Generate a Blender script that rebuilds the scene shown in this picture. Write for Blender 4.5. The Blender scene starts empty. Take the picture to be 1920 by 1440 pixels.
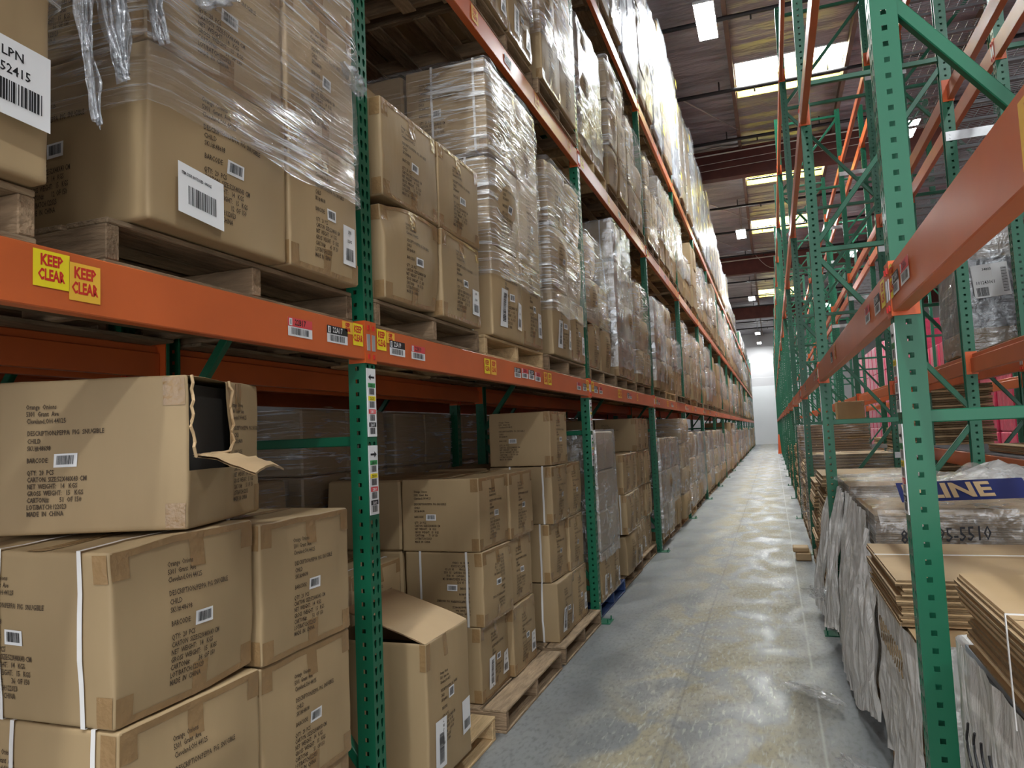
import bpy, bmesh, math, random
from mathutils import Vector, Matrix, noise
random.seed(7)
SC = bpy.context.scene
COL = SC.collection
R_ = math.radians

# ---------------------------------------------------------------- camera
F_PX, YAW, PITCH, ROLL, CAM_H = 1368.47, 0.3401, 0.0723, -0.0424, 1.6105
cd = bpy.data.cameras.new('camera'); cd.sensor_fit = 'HORIZONTAL'; cd.sensor_width = 36.0
cd.lens = F_PX / 1920 * 36.0; cd.clip_start = 0.02; cd.clip_end = 200
cam = bpy.data.objects.new('camera', cd); COL.objects.link(cam); SC.camera = cam
_f = Vector((-math.sin(YAW)*math.cos(PITCH), math.cos(YAW)*math.cos(PITCH), math.sin(PITCH)))
_r = Vector((math.cos(YAW), math.sin(YAW), 0)); _u = _r.cross(_f)
_r2 = _r*math.cos(ROLL) + _u*math.sin(ROLL); _u2 = -_r*math.sin(ROLL) + _u*math.cos(ROLL)
cam.matrix_world = Matrix(((_r2.x, _u2.x, -_f.x, 0), (_r2.y, _u2.y, -_f.y, 0), (_r2.z, _u2.z, -_f.z, CAM_H), (0, 0, 0, 1)))

# ---------------------------------------------------------------- world, exposure, light levels
w = bpy.data.worlds.new('world'); SC.world = w; w.use_nodes = True
w.node_tree.nodes['Background'].inputs[0].default_value = (0.95, 0.97, 1, 1)
w.node_tree.nodes['Background'].inputs[1].default_value = 1.1
vs = SC.view_settings
SC.display_settings.display_device = 'sRGB'
vs.view_transform = 'Standard'; vs.look = 'None'; vs.gamma = 1; vs.use_curve_mapping = False
vs.exposure = 1.22
LAMP_W = 140.0      # radiance of the high-bay diffusers
SKY_W = 14.0        # radiance of the skylight panes
CEIL = 9.9
YEND = 69.0
AISLE_LAMPS = [-2.2, 5.0, 13.0, 28.3, 43.0, 59.5, 66.5]  # the last lamp is added to brighten the end wall

# ---------------------------------------------------------------- rack layout
P = 3.7133
XL, XR = -1.494, 0.365
YL, YR = 2.50, 2.443
DEP = 1.067
PW = 0.076
Z0, DZ = 1.925, 2.064            # underside of the first connector, level spacing
POST_H = 7.1
NB = 17
def lev(k): return Z0 + DZ*(k-1)      # connector bottom of beam level k (1..3)
def top(k): return 0.0 if k == 0 else lev(k) + 0.15   # where pallets stand

# ---------------------------------------------------------------- helpers
def tag(o, label=None, cat=None, group=None, kind=None):
    if label: o['label'] = label
    if cat: o['category'] = cat
    if group: o['group'] = group
    if kind: o['kind'] = kind
    return o
def empty(name, loc, rz=0.0, label=None, cat=None, group=None):
    o = bpy.data.objects.new(name, None); COL.objects.link(o)
    o.empty_display_size = .1; o.location = loc; o.rotation_euler = (0, 0, rz)
    return tag(o, label, cat, group)
def link(name, me, parent=None, loc=(0, 0, 0)):
    o = bpy.data.objects.new(name, me); COL.objects.link(o); o.parent = parent; o.location = loc
    return o
CH = {}
def child(parent, o):
    o.parent = parent; CH.setdefault(parent.name, []).append(o); return o
def dup(root, loc, rz=0.0, label=None, group=None, cat=None, scale=None):
    def cp(o, par):
        c = o.copy(); COL.objects.link(c); c.parent = par
        for k in CH.get(o.name, []):
            CH.setdefault(c.name, []).append(cp(k, c))
        return c
    r = cp(root, None); r.location = loc; r.rotation_euler = (0, 0, rz)
    if scale: r.scale = scale
    if label: r['label'] = label
    if group: r['group'] = group
    elif 'group' in r: del r['group']
    if cat: r['category'] = cat
    return r
class MB:
    def __init__(s): s.v = []; s.f = []; s.m = []
    def add(s, vs_, fs, mi=0):
        b = len(s.v); s.v += [tuple(p) for p in vs_]
        for f in fs: s.f.append(tuple(b+i for i in f)); s.m.append(mi)
    def box(s, x0, x1, y0, y1, z0, z1, mi=0):
        s.add([(x0,y0,z0),(x1,y0,z0),(x1,y1,z0),(x0,y1,z0),(x0,y0,z1),(x1,y0,z1),(x1,y1,z1),(x0,y1,z1)],
              [(0,3,2,1),(4,5,6,7),(0,1,5,4),(1,2,6,5),(2,3,7,6),(3,0,4,7)], mi)
    def bar(s, a, b, w_, h_, mi=0, up=(0, 0, 1)):
        a = Vector(a); b = Vector(b); d = (b-a).normalized(); u = Vector(up)
        sd = d.cross(u)
        if sd.length < 1e-4: sd = d.cross(Vector((1, 0, 0)))
        sd.normalize(); u = sd.cross(d)
        vs_ = [a+sd*i*w_/2+u*j*h_/2 for i, j in ((-1,-1),(1,-1),(1,1),(-1,1))] + [b+sd*i*w_/2+u*j*h_/2 for i, j in ((-1,-1),(1,-1),(1,1),(-1,1))]
        s.add(vs_, [(0,1,2,3),(7,6,5,4),(0,4,5,1),(1,5,6,2),(2,6,7,3),(3,7,4,0)], mi)
    def tube(s, pts, r, n=8, mi=0):
        pts = [Vector(p) for p in pts]; rings = []
        for i, p in enumerate(pts):
            d = (pts[min(i+1, len(pts)-1)]-pts[max(i-1, 0)]).normalized()
            a = d.cross(Vector((0.13, 0.2, 1)));
            if a.length < 1e-3: a = d.cross(Vector((1, 0, 0)))
            a.normalize(); b = d.cross(a)
            rings.append([p+(a*math.cos(t*2*math.pi/n)+b*math.sin(t*2*math.pi/n))*r for t in range(n)])
        base = len(s.v)
        for rg in rings: s.v += [tuple(q) for q in rg]
        for i in range(len(rings)-1):
            for t in range(n):
                s.f.append((base+i*n+t, base+i*n+(t+1) % n, base+(i+1)*n+(t+1) % n, base+(i+1)*n+t)); s.m.append(mi)
        s.f.append(tuple(base+t for t in range(n))[::-1]); s.m.append(mi)
        s.f.append(tuple(base+(len(rings)-1)*n+t for t in range(n))); s.m.append(mi)
    def grid(s, fn, nu, nv, mi=0):
        b = len(s.v)
        for j in range(nv+1):
            for i in range(nu+1): s.v.append(tuple(fn(i/nu, j/nv)))
        for j in range(nv):
            for i in range(nu):
                a = b+j*(nu+1)+i; s.f.append((a, a+1, a+nu+2, a+nu+1)); s.m.append(mi)
    def mesh(s, name, mats, smooth=False, bevel=0, fix=False):
        me = bpy.data.meshes.new(name); me.from_pydata(s.v, [], s.f)
        if not isinstance(mats, (list, tuple)): mats = [mats]
        for m in mats: me.materials.append(m)
        me.polygons.foreach_set('material_index', s.m)
        if smooth: me.polygons.foreach_set('use_smooth', [True]*len(s.f))
        if bevel or fix:
            bm = bmesh.new(); bm.from_mesh(me)
            if fix:
                bmesh.ops.remove_doubles(bm, verts=bm.verts, dist=1e-5)
                bmesh.ops.recalc_face_normals(bm, faces=bm.faces)
            if bevel: bmesh.ops.bevel(bm, geom=list(bm.edges), offset=bevel, segments=1, affect='EDGES', profile=.5)
            bm.to_mesh(me); bm.free()
        me.update(); return me
    def obj(s, name, mats, parent=None, smooth=False, bevel=0, fix=False, loc=(0, 0, 0)):
        o = link(name, s.mesh(name, mats, smooth, bevel, fix), None, loc)
        if parent is not None: child(parent, o)
        return o

# ---------------------------------------------------------------- materials
def mat(name, col, rough=.6, metal=0, bump=0, bscale=20, var=0, vscale=6, spec=.5, objvar=0, stretch=None, coat=0):
    m = bpy.data.materials.new(name); m.use_nodes = True; nt = m.node_tree; N = nt.nodes; L = nt.links
    b = N['Principled BSDF']; b.inputs['Base Color'].default_value = (*col, 1)
    b.inputs['Roughness'].default_value = rough; b.inputs['Metallic'].default_value = metal
    b.inputs['Specular IOR Level'].default_value = spec; b.inputs['Coat Weight'].default_value = coat
    if coat: b.inputs['Coat Roughness'].default_value = .2
    tc = None
    if bump or var or objvar:
        tc = N.new('ShaderNodeTexCoord'); mp = N.new('ShaderNodeMapping'); L.new(tc.outputs['Object'], mp.inputs[0])
        if stretch: mp.inputs['Scale'].default_value = stretch
    last = None
    if var:
        n = N.new('ShaderNodeTexNoise'); n.inputs['Scale'].default_value = vscale; n.inputs['Detail'].default_value = 5
        L.new(mp.outputs[0], n.inputs['Vector'])
        mr = N.new('ShaderNodeMapRange'); mr.inputs[1].default_value = .3; mr.inputs[2].default_value = .7
        mr.inputs[3].default_value = 1-var; mr.inputs[4].default_value = 1+var*.6
        L.new(n.outputs[0], mr.inputs[0]); last = mr.outputs[0]
    if objvar:
        oi = N.new('ShaderNodeObjectInfo'); mr = N.new('ShaderNodeMapRange')
        mr.inputs[3].default_value = 1-objvar; mr.inputs[4].default_value = 1+objvar*.7
        L.new(oi.outputs['Random'], mr.inputs[0])
        if last:
            mm = N.new('ShaderNodeMath'); mm.operation = 'MULTIPLY'; L.new(last, mm.inputs[0]); L.new(mr.outputs[0], mm.inputs[1]); last = mm.outputs[0]
        else: last = mr.outputs[0]
    if last:
        vm = N.new('ShaderNodeVectorMath'); vm.operation = 'SCALE'; vm.inputs[0].default_value = col
        L.new(last, vm.inputs['Scale']); L.new(vm.outputs[0], b.inputs['Base Color'])
    if bump:
        n = N.new('ShaderNodeTexNoise'); n.inputs['Scale'].default_value = bscale; n.inputs['Detail'].default_value = 4
        L.new(mp.outputs[0], n.inputs['Vector'])
        bp = N.new('ShaderNodeBump'); bp.inputs['Strength'].default_value = bump; bp.inputs['Distance'].default_value = .02 if name != 'roof_insulation' else .35
        L.new(n.outputs[0], bp.inputs['Height']); L.new(bp.outputs[0], b.inputs['Normal'])
    return m
def emis(name, col, s):
    m = bpy.data.materials.new(name); m.use_nodes = True; N = m.node_tree.nodes
    b = N['Principled BSDF']; b.inputs['Base Color'].default_value = (.8, .8, .8, 1)
    b.inputs['Emission Color'].default_value = (*col, 1); b.inputs['Emission Strength'].default_value = s
    return m
def film(name, tint, base, streak, rough=.16, scale=(3, 3, 26), bump=.9, whit=.75, rot=0.5, gloss=.5, lines=.35):
    """stretch film: mostly see-through, with glossy bunched streaks whitened as painted glints"""
    m = bpy.data.materials.new(name); m.use_nodes = True; nt = m.node_tree; N = nt.nodes; L = nt.links
    out = N['Material Output']; N.remove(N['Principled BSDF'])
    tc = N.new('ShaderNodeTexCoord'); oi = N.new('ShaderNodeObjectInfo')
    ad = N.new('ShaderNodeVectorMath'); ad.operation = 'ADD'
    cx = N.new('ShaderNodeCombineXYZ'); mu = N.new('ShaderNodeMath'); mu.operation = 'MULTIPLY'; mu.inputs[1].default_value = 37
    L.new(oi.outputs['Random'], mu.inputs[0]); L.new(mu.outputs[0], cx.inputs[0]); L.new(mu.outputs[0], cx.inputs[2])
    L.new(tc.outputs['Object'], ad.inputs[0]); L.new(cx.outputs[0], ad.inputs[1])
    mp = N.new('ShaderNodeMapping'); mp.inputs['Scale'].default_value = scale; mp.inputs['Rotation'].default_value = (rot*.6, 0, 0)
    L.new(ad.outputs[0], mp.inputs[0])
    n1 = N.new('ShaderNodeTexNoise'); n1.inputs['Scale'].default_value = 1.6; n1.inputs['Detail'].default_value = 6; n1.inputs['Distortion'].default_value = .6
    L.new(mp.outputs[0], n1.inputs['Vector'])
    n2 = N.new('ShaderNodeTexNoise'); n2.inputs['Scale'].default_value = 2.2; n2.inputs['Detail'].default_value = 3
    L.new(ad.outputs[0], n2.inputs['Vector'])
    r1 = N.new('ShaderNodeMapRange'); r1.inputs[1].default_value = .52; r1.inputs[2].default_value = .72; L.new(n1.outputs[0], r1.inputs[0])
    r2 = N.new('ShaderNodeMapRange'); r2.inputs[1].default_value = .42; r2.inputs[2].default_value = .62; L.new(n2.outputs[0], r2.inputs[0])
    ml = N.new('ShaderNodeMath'); ml.operation = 'MULTIPLY'; L.new(r1.outputs[0], ml.inputs[0]); L.new(r2.outputs[0], ml.inputs[1])
    fa = N.new('ShaderNodeMath'); fa.operation = 'MULTIPLY_ADD'; fa.inputs[1].default_value = streak; fa.inputs[2].default_value = base
    L.new(ml.outputs[0], fa.inputs[0])
    mp3 = N.new('ShaderNodeMapping'); mp3.inputs['Scale'].default_value = (1.6, 1.6, scale[2]*3.2); mp3.inputs['Rotation'].default_value = (rot*.45, 0, 0)
    L.new(ad.outputs[0], mp3.inputs[0])
    n3 = N.new('ShaderNodeTexNoise'); n3.inputs['Scale'].default_value = 1.3; n3.inputs['Detail'].default_value = 3; L.new(mp3.outputs[0], n3.inputs['Vector'])
    r3 = N.new('ShaderNodeMapRange'); r3.inputs[1].default_value = .55; r3.inputs[2].default_value = .66; r3.inputs[4].default_value = lines; L.new(n3.outputs[0], r3.inputs[0])  # fine white streaks painted in as glints on the film
    r4 = N.new('ShaderNodeMapRange'); r4.inputs[1].default_value = .38; r4.inputs[2].default_value = .6; r4.inputs[3].default_value = .25; L.new(n2.outputs[0], r4.inputs[0])
    m4 = N.new('ShaderNodeMath'); m4.operation = 'MULTIPLY'; L.new(r3.outputs[0], m4.inputs[0]); L.new(r4.outputs[0], m4.inputs[1])
    f2 = N.new('ShaderNodeMath'); f2.operation = 'ADD'; f2.use_clamp = True; L.new(fa.outputs[0], f2.inputs[0]); L.new(m4.outputs[0], f2.inputs[1]); fa = f2
    hs = N.new('ShaderNodeMath'); hs.operation = 'MULTIPLY_ADD'; hs.inputs[1].default_value = .35; L.new(n3.outputs[0], hs.inputs[0]); L.new(n1.outputs[0], hs.inputs[2])
    bp = N.new('ShaderNodeBump'); bp.inputs['Strength'].default_value = bump; bp.inputs['Distance'].default_value = .02
    L.new(hs.outputs[0], bp.inputs['Height'])
    gl = N.new('ShaderNodeBsdfGlossy'); gl.inputs['Roughness'].default_value = rough; gl.inputs['Color'].default_value = (*tint, 1)
    df = N.new('ShaderNodeBsdfDiffuse'); df.inputs['Color'].default_value = (*[c*whit for c in tint], 1)
    L.new(bp.outputs[0], gl.inputs['Normal']); L.new(bp.outputs[0], df.inputs['Normal'])
    m1 = N.new('ShaderNodeMixShader'); m1.inputs[0].default_value = gloss; L.new(df.outputs[0], m1.inputs[1]); L.new(gl.outputs[0], m1.inputs[2])
    tr = N.new('ShaderNodeBsdfTransparent'); tr.inputs['Color'].default_value = (.97, .97, .97, 1)
    m2 = N.new('ShaderNodeMixShader'); L.new(fa.outputs[0], m2.inputs[0]); L.new(tr.outputs[0], m2.inputs[1]); L.new(m1.outputs[0], m2.inputs[2])
    L.new(m2.outputs[0], out.inputs[0])
    return m
M = {}
M['card'] = mat('cardboard', (.395, .28, .15), .6, bump=.3, bscale=5, var=.07, vscale=5, objvar=.12, spec=.35, stretch=(1, 1, .35))
M['kraft'] = mat('kraft_sheet', (.56, .39, .215), .65, var=.05, objvar=.08, spec=.3)
M['kraftedge'] = mat('corrugated_edge', (.24, .165, .09), .85, var=.25, vscale=60, spec=.2)
M['tape'] = mat('packing_tape', (.30, .185, .085), .22, bump=.25, bscale=35, var=.1, spec=.6)
M['ink'] = mat('printed_ink', (.06, .038, .022), .7)
M['black'] = mat('label_black', (.012, .012, .014), .5)
M['white'] = mat('label_white', (.80, .80, .80), .45)
M['yellow'] = mat('label_yellow', (.90, .72, .02), .4)
M['amber'] = mat('label_amber', (.88, .50, .05), .4)
M['redink'] = mat('label_red', (.60, .03, .02), .5)
M['pinklab'] = mat('label_pink_red', (.72, .07, .08), .5)
M['greenlab'] = mat('label_green', (.05, .33, .10), .5)
M['strap'] = mat('plastic_strap', (.78, .76, .74), .35)
M['hole'] = mat('painted_inside_shade', (.014, .010, .006), .9)  # near-black colour stands in for shade inside opened cartons
M['wood'] = mat('pallet_wood', (.30, .205, .125), .8, bump=.5, bscale=14, var=.35, vscale=7, objvar=.30, spec=.2, stretch=(1, 6, 6))
M['woodx'] = mat('pallet_wood_boards', (.33, .235, .145), .8, bump=.5, bscale=14, var=.35, vscale=7, objvar=.30, spec=.2, stretch=(6, 1, 6))
M['blue'] = mat('blue_paint', (.02, .05, .16), .6, var=.3)
M['green'] = mat('green_enamel', (.008, .125, .062), .36, bump=.05, bscale=6, var=.08, vscale=2, spec=.5)
M['orange'] = mat('orange_enamel', (.60, .125, .030), .36, bump=.05, bscale=5, var=.10, vscale=3, spec=.5)
M['conn'] = mat('orange_connector', (.66, .115, .02), .4, var=.06, spec=.5)
M['galv'] = mat('galvanised_steel', (.60, .61, .62), .38, metal=.6, var=.12, vscale=12)
M['film'] = film('stretch_film', (1, 1, 1), .12, 1.5, rough=.14, bump=1.5, scale=(2.5, 2.5, 30), rot=.35, whit=.95, lines=.75)
M['filmw'] = film('white_stretch_film', (.93, .96, 1), .34, .8, rough=.2, whit=.62, bump=1.5, scale=(5, 5, 9))
M['milk'] = film('milky_film', (.98, .97, .95), .74, .4, rough=.2, scale=(9, 9, 3.2), bump=2.0, whit=.97, rot=.9, gloss=.32)
M['clear'] = film('clear_bag', (1, 1, 1), .22, .9, rough=.1, scale=(9, 9, 4), bump=1.6, whit=.9, rot=.8)
M['wire'] = mat('dull_wire', (.27, .27, .28), .5, metal=.5)
M['pinkf'] = mat('pink_film', (.66, .05, .13), .28, bump=.9, bscale=5, var=.25, vscale=5, spec=.7, coat=.4)
M['whitebox'] = mat('white_carton', (.50, .53, .58), .5, bump=.2, bscale=5, var=.08)
M['roofjoist'] = mat('brown_timber', (.14, .085, .06), .65, var=.2, vscale=4)
M['girder'] = mat('red_oxide_girder', (.105, .026, .018), .6, var=.25, vscale=3)
M['pipe'] = mat('black_pipe', (.014, .012, .014), .5)
M['conduit'] = mat('metal_conduit', (.45, .42, .38), .4, metal=.6)
M['wall'] = mat('painted_wall', (.56, .54, .54), .7, var=.05, vscale=.4)
M['wallw'] = mat('painted_wall_white', (.76, .76, .76), .6, var=.03, vscale=.4)
M['lampbody'] = mat('lamp_housing', (.75, .75, .75), .4)
M['lamp'] = emis('lamp_diffuser', (.93, .98, 1), LAMP_W)
M['sky'] = emis('skylight_pane', (.96, 1, .97), SKY_W)
M['yel'] = mat('yellow_paint', (.85, .68, .06), .5)
M['cone'] = mat('orange_plastic', (.80, .13, .03), .4)

def floor_mat():
    m = bpy.data.materials.new('concrete_floor'); m.use_nodes = True; nt = m.node_tree; N = nt.nodes; L = nt.links
    b = N['Principled BSDF']; tc = N.new('ShaderNodeTexCoord')
    def nz(scale, det, st=(1, 1, 1), dist=0):
        mp = N.new('ShaderNodeMapping'); mp.inputs['Scale'].default_value = st; L.new(tc.outputs['Object'], mp.inputs[0])
        n = N.new('ShaderNodeTexNoise'); n.inputs['Scale'].default_value = scale; n.inputs['Detail'].default_value = det; n.inputs['Distortion'].default_value = dist
        L.new(mp.outputs[0], n.inputs['Vector']); return n.outputs[0]
    def rng(v, a, b_, c=0, d=1):
        r = N.new('ShaderNodeMapRange'); r.inputs[1].default_value = a; r.inputs[2].default_value = b_; r.inputs[3].default_value = c; r.inputs[4].default_value = d
        L.new(v, r.inputs[0]); return r.outputs[0]
    def mix(f, a, c):
        x = N.new('ShaderNodeMix'); x.data_type = 'RGBA'
        L.new(f, x.inputs['Factor'])
        for k, v in ((6, a), (7, c)):
            if isinstance(v, tuple): x.inputs[k].default_value = (*v, 1)
            else: L.new(v, x.inputs[k])
        return x.outputs[2]
    big = nz(.9, 6, (1.6, .5, 1)); mid = nz(3.2, 10, (1, .55, 1), .7); fine = nz(45, 6, (1, .4, 1)); scr = nz(16, 9, (3, .6, 1), .5); blot = nz(2.2, 8, (1, .6, 1), 1.0)
    c = mix(rng(big, .35, .65), (.15, .16, .165), (.235, .24, .235))
    sx = N.new('ShaderNodeSeparateXYZ'); L.new(tc.outputs['Object'], sx.inputs[0])
    ab = N.new('ShaderNodeMath'); ab.operation = 'ADD'; ab.inputs[1].default_value = .45; L.new(sx.outputs[0], ab.inputs[0])
    a2 = N.new('ShaderNodeMath'); a2.operation = 'ABSOLUTE'; L.new(ab.outputs[0], a2.inputs[0])
    band = rng(a2.outputs[0], .35, .75, 1, 0)
    def mul(u, v, k=1.0):
        x = N.new('ShaderNodeMath'); x.operation = 'MULTIPLY'; L.new(u, x.inputs[0]); L.new(v, x.inputs[1])
        y_ = N.new('ShaderNodeMath'); y_.operation = 'MULTIPLY'; y_.inputs[1].default_value = k; L.new(x.outputs[0], y_.inputs[0]); return y_.outputs[0]
    c = mix(mul(band, rng(mid, .45, .57), .95), c, (.34, .29, .18))
    c = mix(mul(band, rng(blot, .52, .62), .5), c, (.42, .40, .34))
    c = mix(rng(fine, .48, .70, 0, .5), c, (.075, .072, .07))
    c = mix(mul(band, rng(scr, .56, .68), .75), c, (.46, .45, .40))
    # saw-cut joint lines along and across the slab
    def line(sock, period, off, w_):
        x = N.new('ShaderNodeMath'); x.operation = 'ADD'; x.inputs[1].default_value = off; L.new(sock, x.inputs[0])
        y_ = N.new('ShaderNodeMath'); y_.operation = 'PINGPONG'; y_.inputs[1].default_value = period/2; L.new(x.outputs[0], y_.inputs[0])
        return rng(y_.outputs[0], 0, w_, 1, 0)
    c = mix(mul(line(sx.outputs[0], 6.0, .62, .012), rng(mid, 0, .4), .4), c, (.06, .06, .06))
    c = mix(mul(line(sx.outputs[0], 7.0, 6.86, .012), rng(mid, .4, .5), .45), c, (.6, .6, .58))
    c = mix(mul(line(sx.outputs[1], 7.4, 1.0, .010), rng(mid, 0, .4), .4), c, (.06, .06, .06))
    L.new(c, b.inputs['Base Color'])
    L.new(rng(mid, .35, .65, .34, .62), b.inputs['Roughness'])
    bp = N.new('ShaderNodeBump'); bp.inputs['Strength'].default_value = .12; bp.inputs['Distance'].default_value = .01
    L.new(mid, bp.inputs['Height']); L.new(bp.outputs[0], b.inputs['Normal'])
    b.inputs['Specular IOR Level'].default_value = .5
    return m
M['floor'] = floor_mat()
def ceil_mat():
    m = mat('roof_insulation', (.25, .225, .245), .36, bump=1.0, bscale=1.1, var=.35, vscale=1.0, spec=.8, stretch=(.45, 1.6, 1))
    return m
M['ceil'] = ceil_mat()

# ---------------------------------------------------------------- building shell
def struct(mb, name, m, **k): return tag(mb.obj(name, m, **k), kind='structure')
X0, X1, Y0 = -9.5, 11.0, -6.0
mb = MB(); mb.box(X0, X1, Y0, YEND, -.2, 0); struct(mb, 'floor', M['floor'])
# ceiling, with openings for the skylights
SKY_Y = [(17.0, 18.5), (24.0, 25.5), (30.6, 32.1), (46.6, 48.3)]
SKX = (-.30, 2.05)
mb = MB(); y = Y0
for a, b_ in SKY_Y:
    mb.box(X0, X1, y, a, CEIL, CEIL+.1); mb.box(X0, SKX[0], a, b_, CEIL, CEIL+.1); mb.box(SKX[1], X1, a, b_, CEIL, CEIL+.1); y = b_
mb.box(X0, X1, y, YEND, CEIL, CEIL+.1); struct(mb, 'ceiling', M['ceil'])
mb = MB(); mb.box(X0, X1, YEND, YEND+.2, -.2, CEIL+.4); mb.box(-3.2, 3.4, YEND-.03, YEND, 0, 5.2, 1)
mb.box(-3.2, 3.4, YEND-.012, YEND, 5.95, 5.98, 1); mb.box(.0, 1.6, YEND-.06, YEND, 3.6, 4.6, 1)
struct(mb, 'wall_end', [M['wall'], M['wallw']])
mb = MB(); mb.box(X0-.2, X0, Y0, YEND, -.2, CEIL+.4); struct(mb, 'wall_left', M['wall'])
mb = MB(); mb.box(X1, X1+.2, Y0, YEND, -.2, CEIL+.4); struct(mb, 'wall_right', M['wall'])
mb = MB()       # back wall; unseen openings added to let fill daylight in behind the camera
mb.box(X0, X1, Y0-.2, Y0, 6.2, CEIL+.4); mb.box(X0, X1, Y0-.2, Y0, -.2, 0)
for a, b_ in ((X0, -8.6), (-4.9, -4.2), (-.6+4.0, 4.2), (8.2, X1)): mb.box(a, b_, Y0-.2, Y0, 0, 6.2)
struct(mb, 'wall_back', M['wall'])
# skylights
for i, (a, b_) in enumerate(SKY_Y):
    e = empty('window_%d' % (i+1), ((SKX[0]+SKX[1])/2, (a+b_)/2, CEIL)); tag(e, kind='structure')
    hx = (SKX[1]-SKX[0])/2; hy = (b_-a)/2
    mb = MB(); mb.box(-hx, hx, -hy, hy, .42, .44); mb.obj('pane', M['sky'], e)
    mb = MB(); t = .03
    mb.box(-hx, hx, hy, hy+t, -.16, .42); tag(mb.obj('curb', M['yel'], e), 'yellow painted curb'); mb = MB()
    mb.box(-hx, hx, -hy-t, -hy, -.02, .42); mb.box(-hx-t, -hx, -hy, hy, -.02, .42); mb.box(hx, hx+t, -hy, hy, -.02, .42)
    mb.obj('curb', M['wallw'], e)
    mb = MB()
    for k in range(25): x = -hx+hx*2*k/24; mb.bar((x, -hy, .05), (x, hy, .05), .008, .008)
    for k in range(9): yy = -hy+hy*2*k/8; mb.bar((-hx, yy, .058), (hx, yy, .058), .008, .008)
    mb.obj('safety_grid', M['galv'], e)
# joists along the building, girders and sprinkler lines across it
for i, x in enumerate((-7.7, -5.25, -2.8, -.38, 2.1, 4.55, 7.0, 9.4)):
    mb = MB(); mb.box(x-.045, x+.045, Y0, YEND, CEIL-.20, CEIL); struct(mb, 'trim_%d' % (i+1), M['roofjoist'])
for i, y in enumerate((7.2, 21.9, 36.3, 51.7)):
    mb = MB(); mb.box(X0, X1, y, y+.2, CEIL-.95, CEIL-.2); mb.box(X0, X1, y-.06, y+.26, CEIL-.2, CEIL-.14); mb.box(X0, X1, y-.06, y+.26, CEIL-.99, CEIL-.93)
    struct(mb, 'trim_%d' % (i+9), M['girder'])
for i, y in enumerate((11.3, 14.5, 17.75, 20.9, 23.9, 27.4, 31.0, 35.5, 42.0, 47.0, 51.0, 58.5, 62.5)):
    mb = MB(); mb.tube([(X0+.1, y, CEIL-.27), (X1-.1, y, CEIL-.27)], .045, 8)
    for k in range(7): mb.tube([(-6+k*2.4+.5, y, CEIL-.27), (-6+k*2.4+.5, y, CEIL-.02)], .018, 6)
    for k in range(4): mb.tube([(-4.7+k*2.4, y, CEIL-.27), (-4.7+k*2.4, y, CEIL-.40)], .02, 6)
    tag(mb.obj('sprinkler_pipe', M['pipe'], smooth=True), 'black sprinkler pipe running across under the roof', 'pipe', 'sprinkler pipes under the roof')
for i, (y, x) in enumerate(((19.4, -.38), (28.6, -.38), (34.5, -.38), (43.0, -.38), (49.0, -.38))):
    mb = MB(); mb.tube([(x, y+1.0, CEIL-.2), (x-1.5, y-1.6, CEIL-.03)], .018, 6)
    tag(mb.obj('brace_rod', M['conduit'], smooth=True), 'thin diagonal brace rod from the brown joist to the roof', 'rod', 'diagonal brace rods at the roof')
mb = MB(); mb.tube([(-3.5, 21.3, CEIL), (-3.5, 21.3, CEIL-.5), (3.6, 21.3, CEIL-.4), (3.6, 21.3, CEIL)], .02, 6)
tag(mb.obj('conduit', M['conduit']), 'pale conduit crossing in front of the first red girder', 'conduit')
for z, l in ((CEIL-.55, 'upper'), (CEIL-.75, 'lower')):
    mb = MB(); mb.tube([(-4, 21.7, CEIL), (-4, 21.7, z-.1), (-.4, 21.7, z), (4, 21.7, z+.1), (4, 21.7, CEIL)], .008, 6)
    tag(mb.obj('cable', M['conduit']), l+' thin cable stretched across the first red girder', 'cable')
mb = MB(); mb.tube([(-3, 35.7, CEIL), (-3, 35.7, CEIL-.45), (1.2, 35.7, CEIL-.4), (1.2, 35.7, CEIL)], .03, 6); tag(mb.obj('conduit', M['conduit']), 'pale conduit crossing in front of the second red girder', 'conduit')
mb = MB(); mb.tube([(-.38+k*.18, 36.0, CEIL-.01-.9*math.sin(k/10*math.pi)) for k in range(11)], .014, 6)
tag(mb.obj('cable', M['conduit']), 'sagging cable hanging below the second red girder', 'cable')

# ---------------------------------------------------------------- high-bay lamps
def high_bay(x, y, z=8.2, label='', group=None):
    e = empty('high_bay_lamp', (x, y, z), 0, label, 'lamp', group)
    mb = MB(); mb.box(-.17, .17, -.62, .62, .012, .07); mb.box(-.09, .09, -.22, .22, .07, .14); mb.obj('housing', M['lampbody'], e, bevel=.008)
    mb = MB(); mb.box(-.16, .16, -.60, .60, 0, .012); mb.obj('diffuser', M['lamp'], e)
    mb = MB()
    for s in (-.4, .4): mb.tube([(0, s, .07), (0, s*.6, CEIL-z)], .006, 6)
    mb.tube([(.03, 0, .13), (.05, .05, CEIL-z)], .009, 6); mb.obj('hanger', M['conduit'], e)
    return e
lab = ['bright ceiling lamp over the aisle behind the camera', 'bright ceiling lamp over the aisle above the near bay', 'large bright rectangular lamp hanging nearest over the aisle',
       'second bright lamp hanging over the aisle', 'third bright lamp hanging further along the aisle', 'small far lamp hanging towards the end wall', 'added lamp hanging close to the end wall to brighten it']
for i, y in enumerate(AISLE_LAMPS):
    if i != 1: high_bay(-.66, y, 8.8, lab[i])
for x, nm, ys in ((-4.75, 'left', (34, 48)), (3.65, 'right', (-2, 20, 34, 48))):
    for y in ys:
        high_bay(x, y, 8.8, 'ceiling lamp over the next aisle to the '+nm, 'lamps over the %s neighbouring aisle' % nm)

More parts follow.
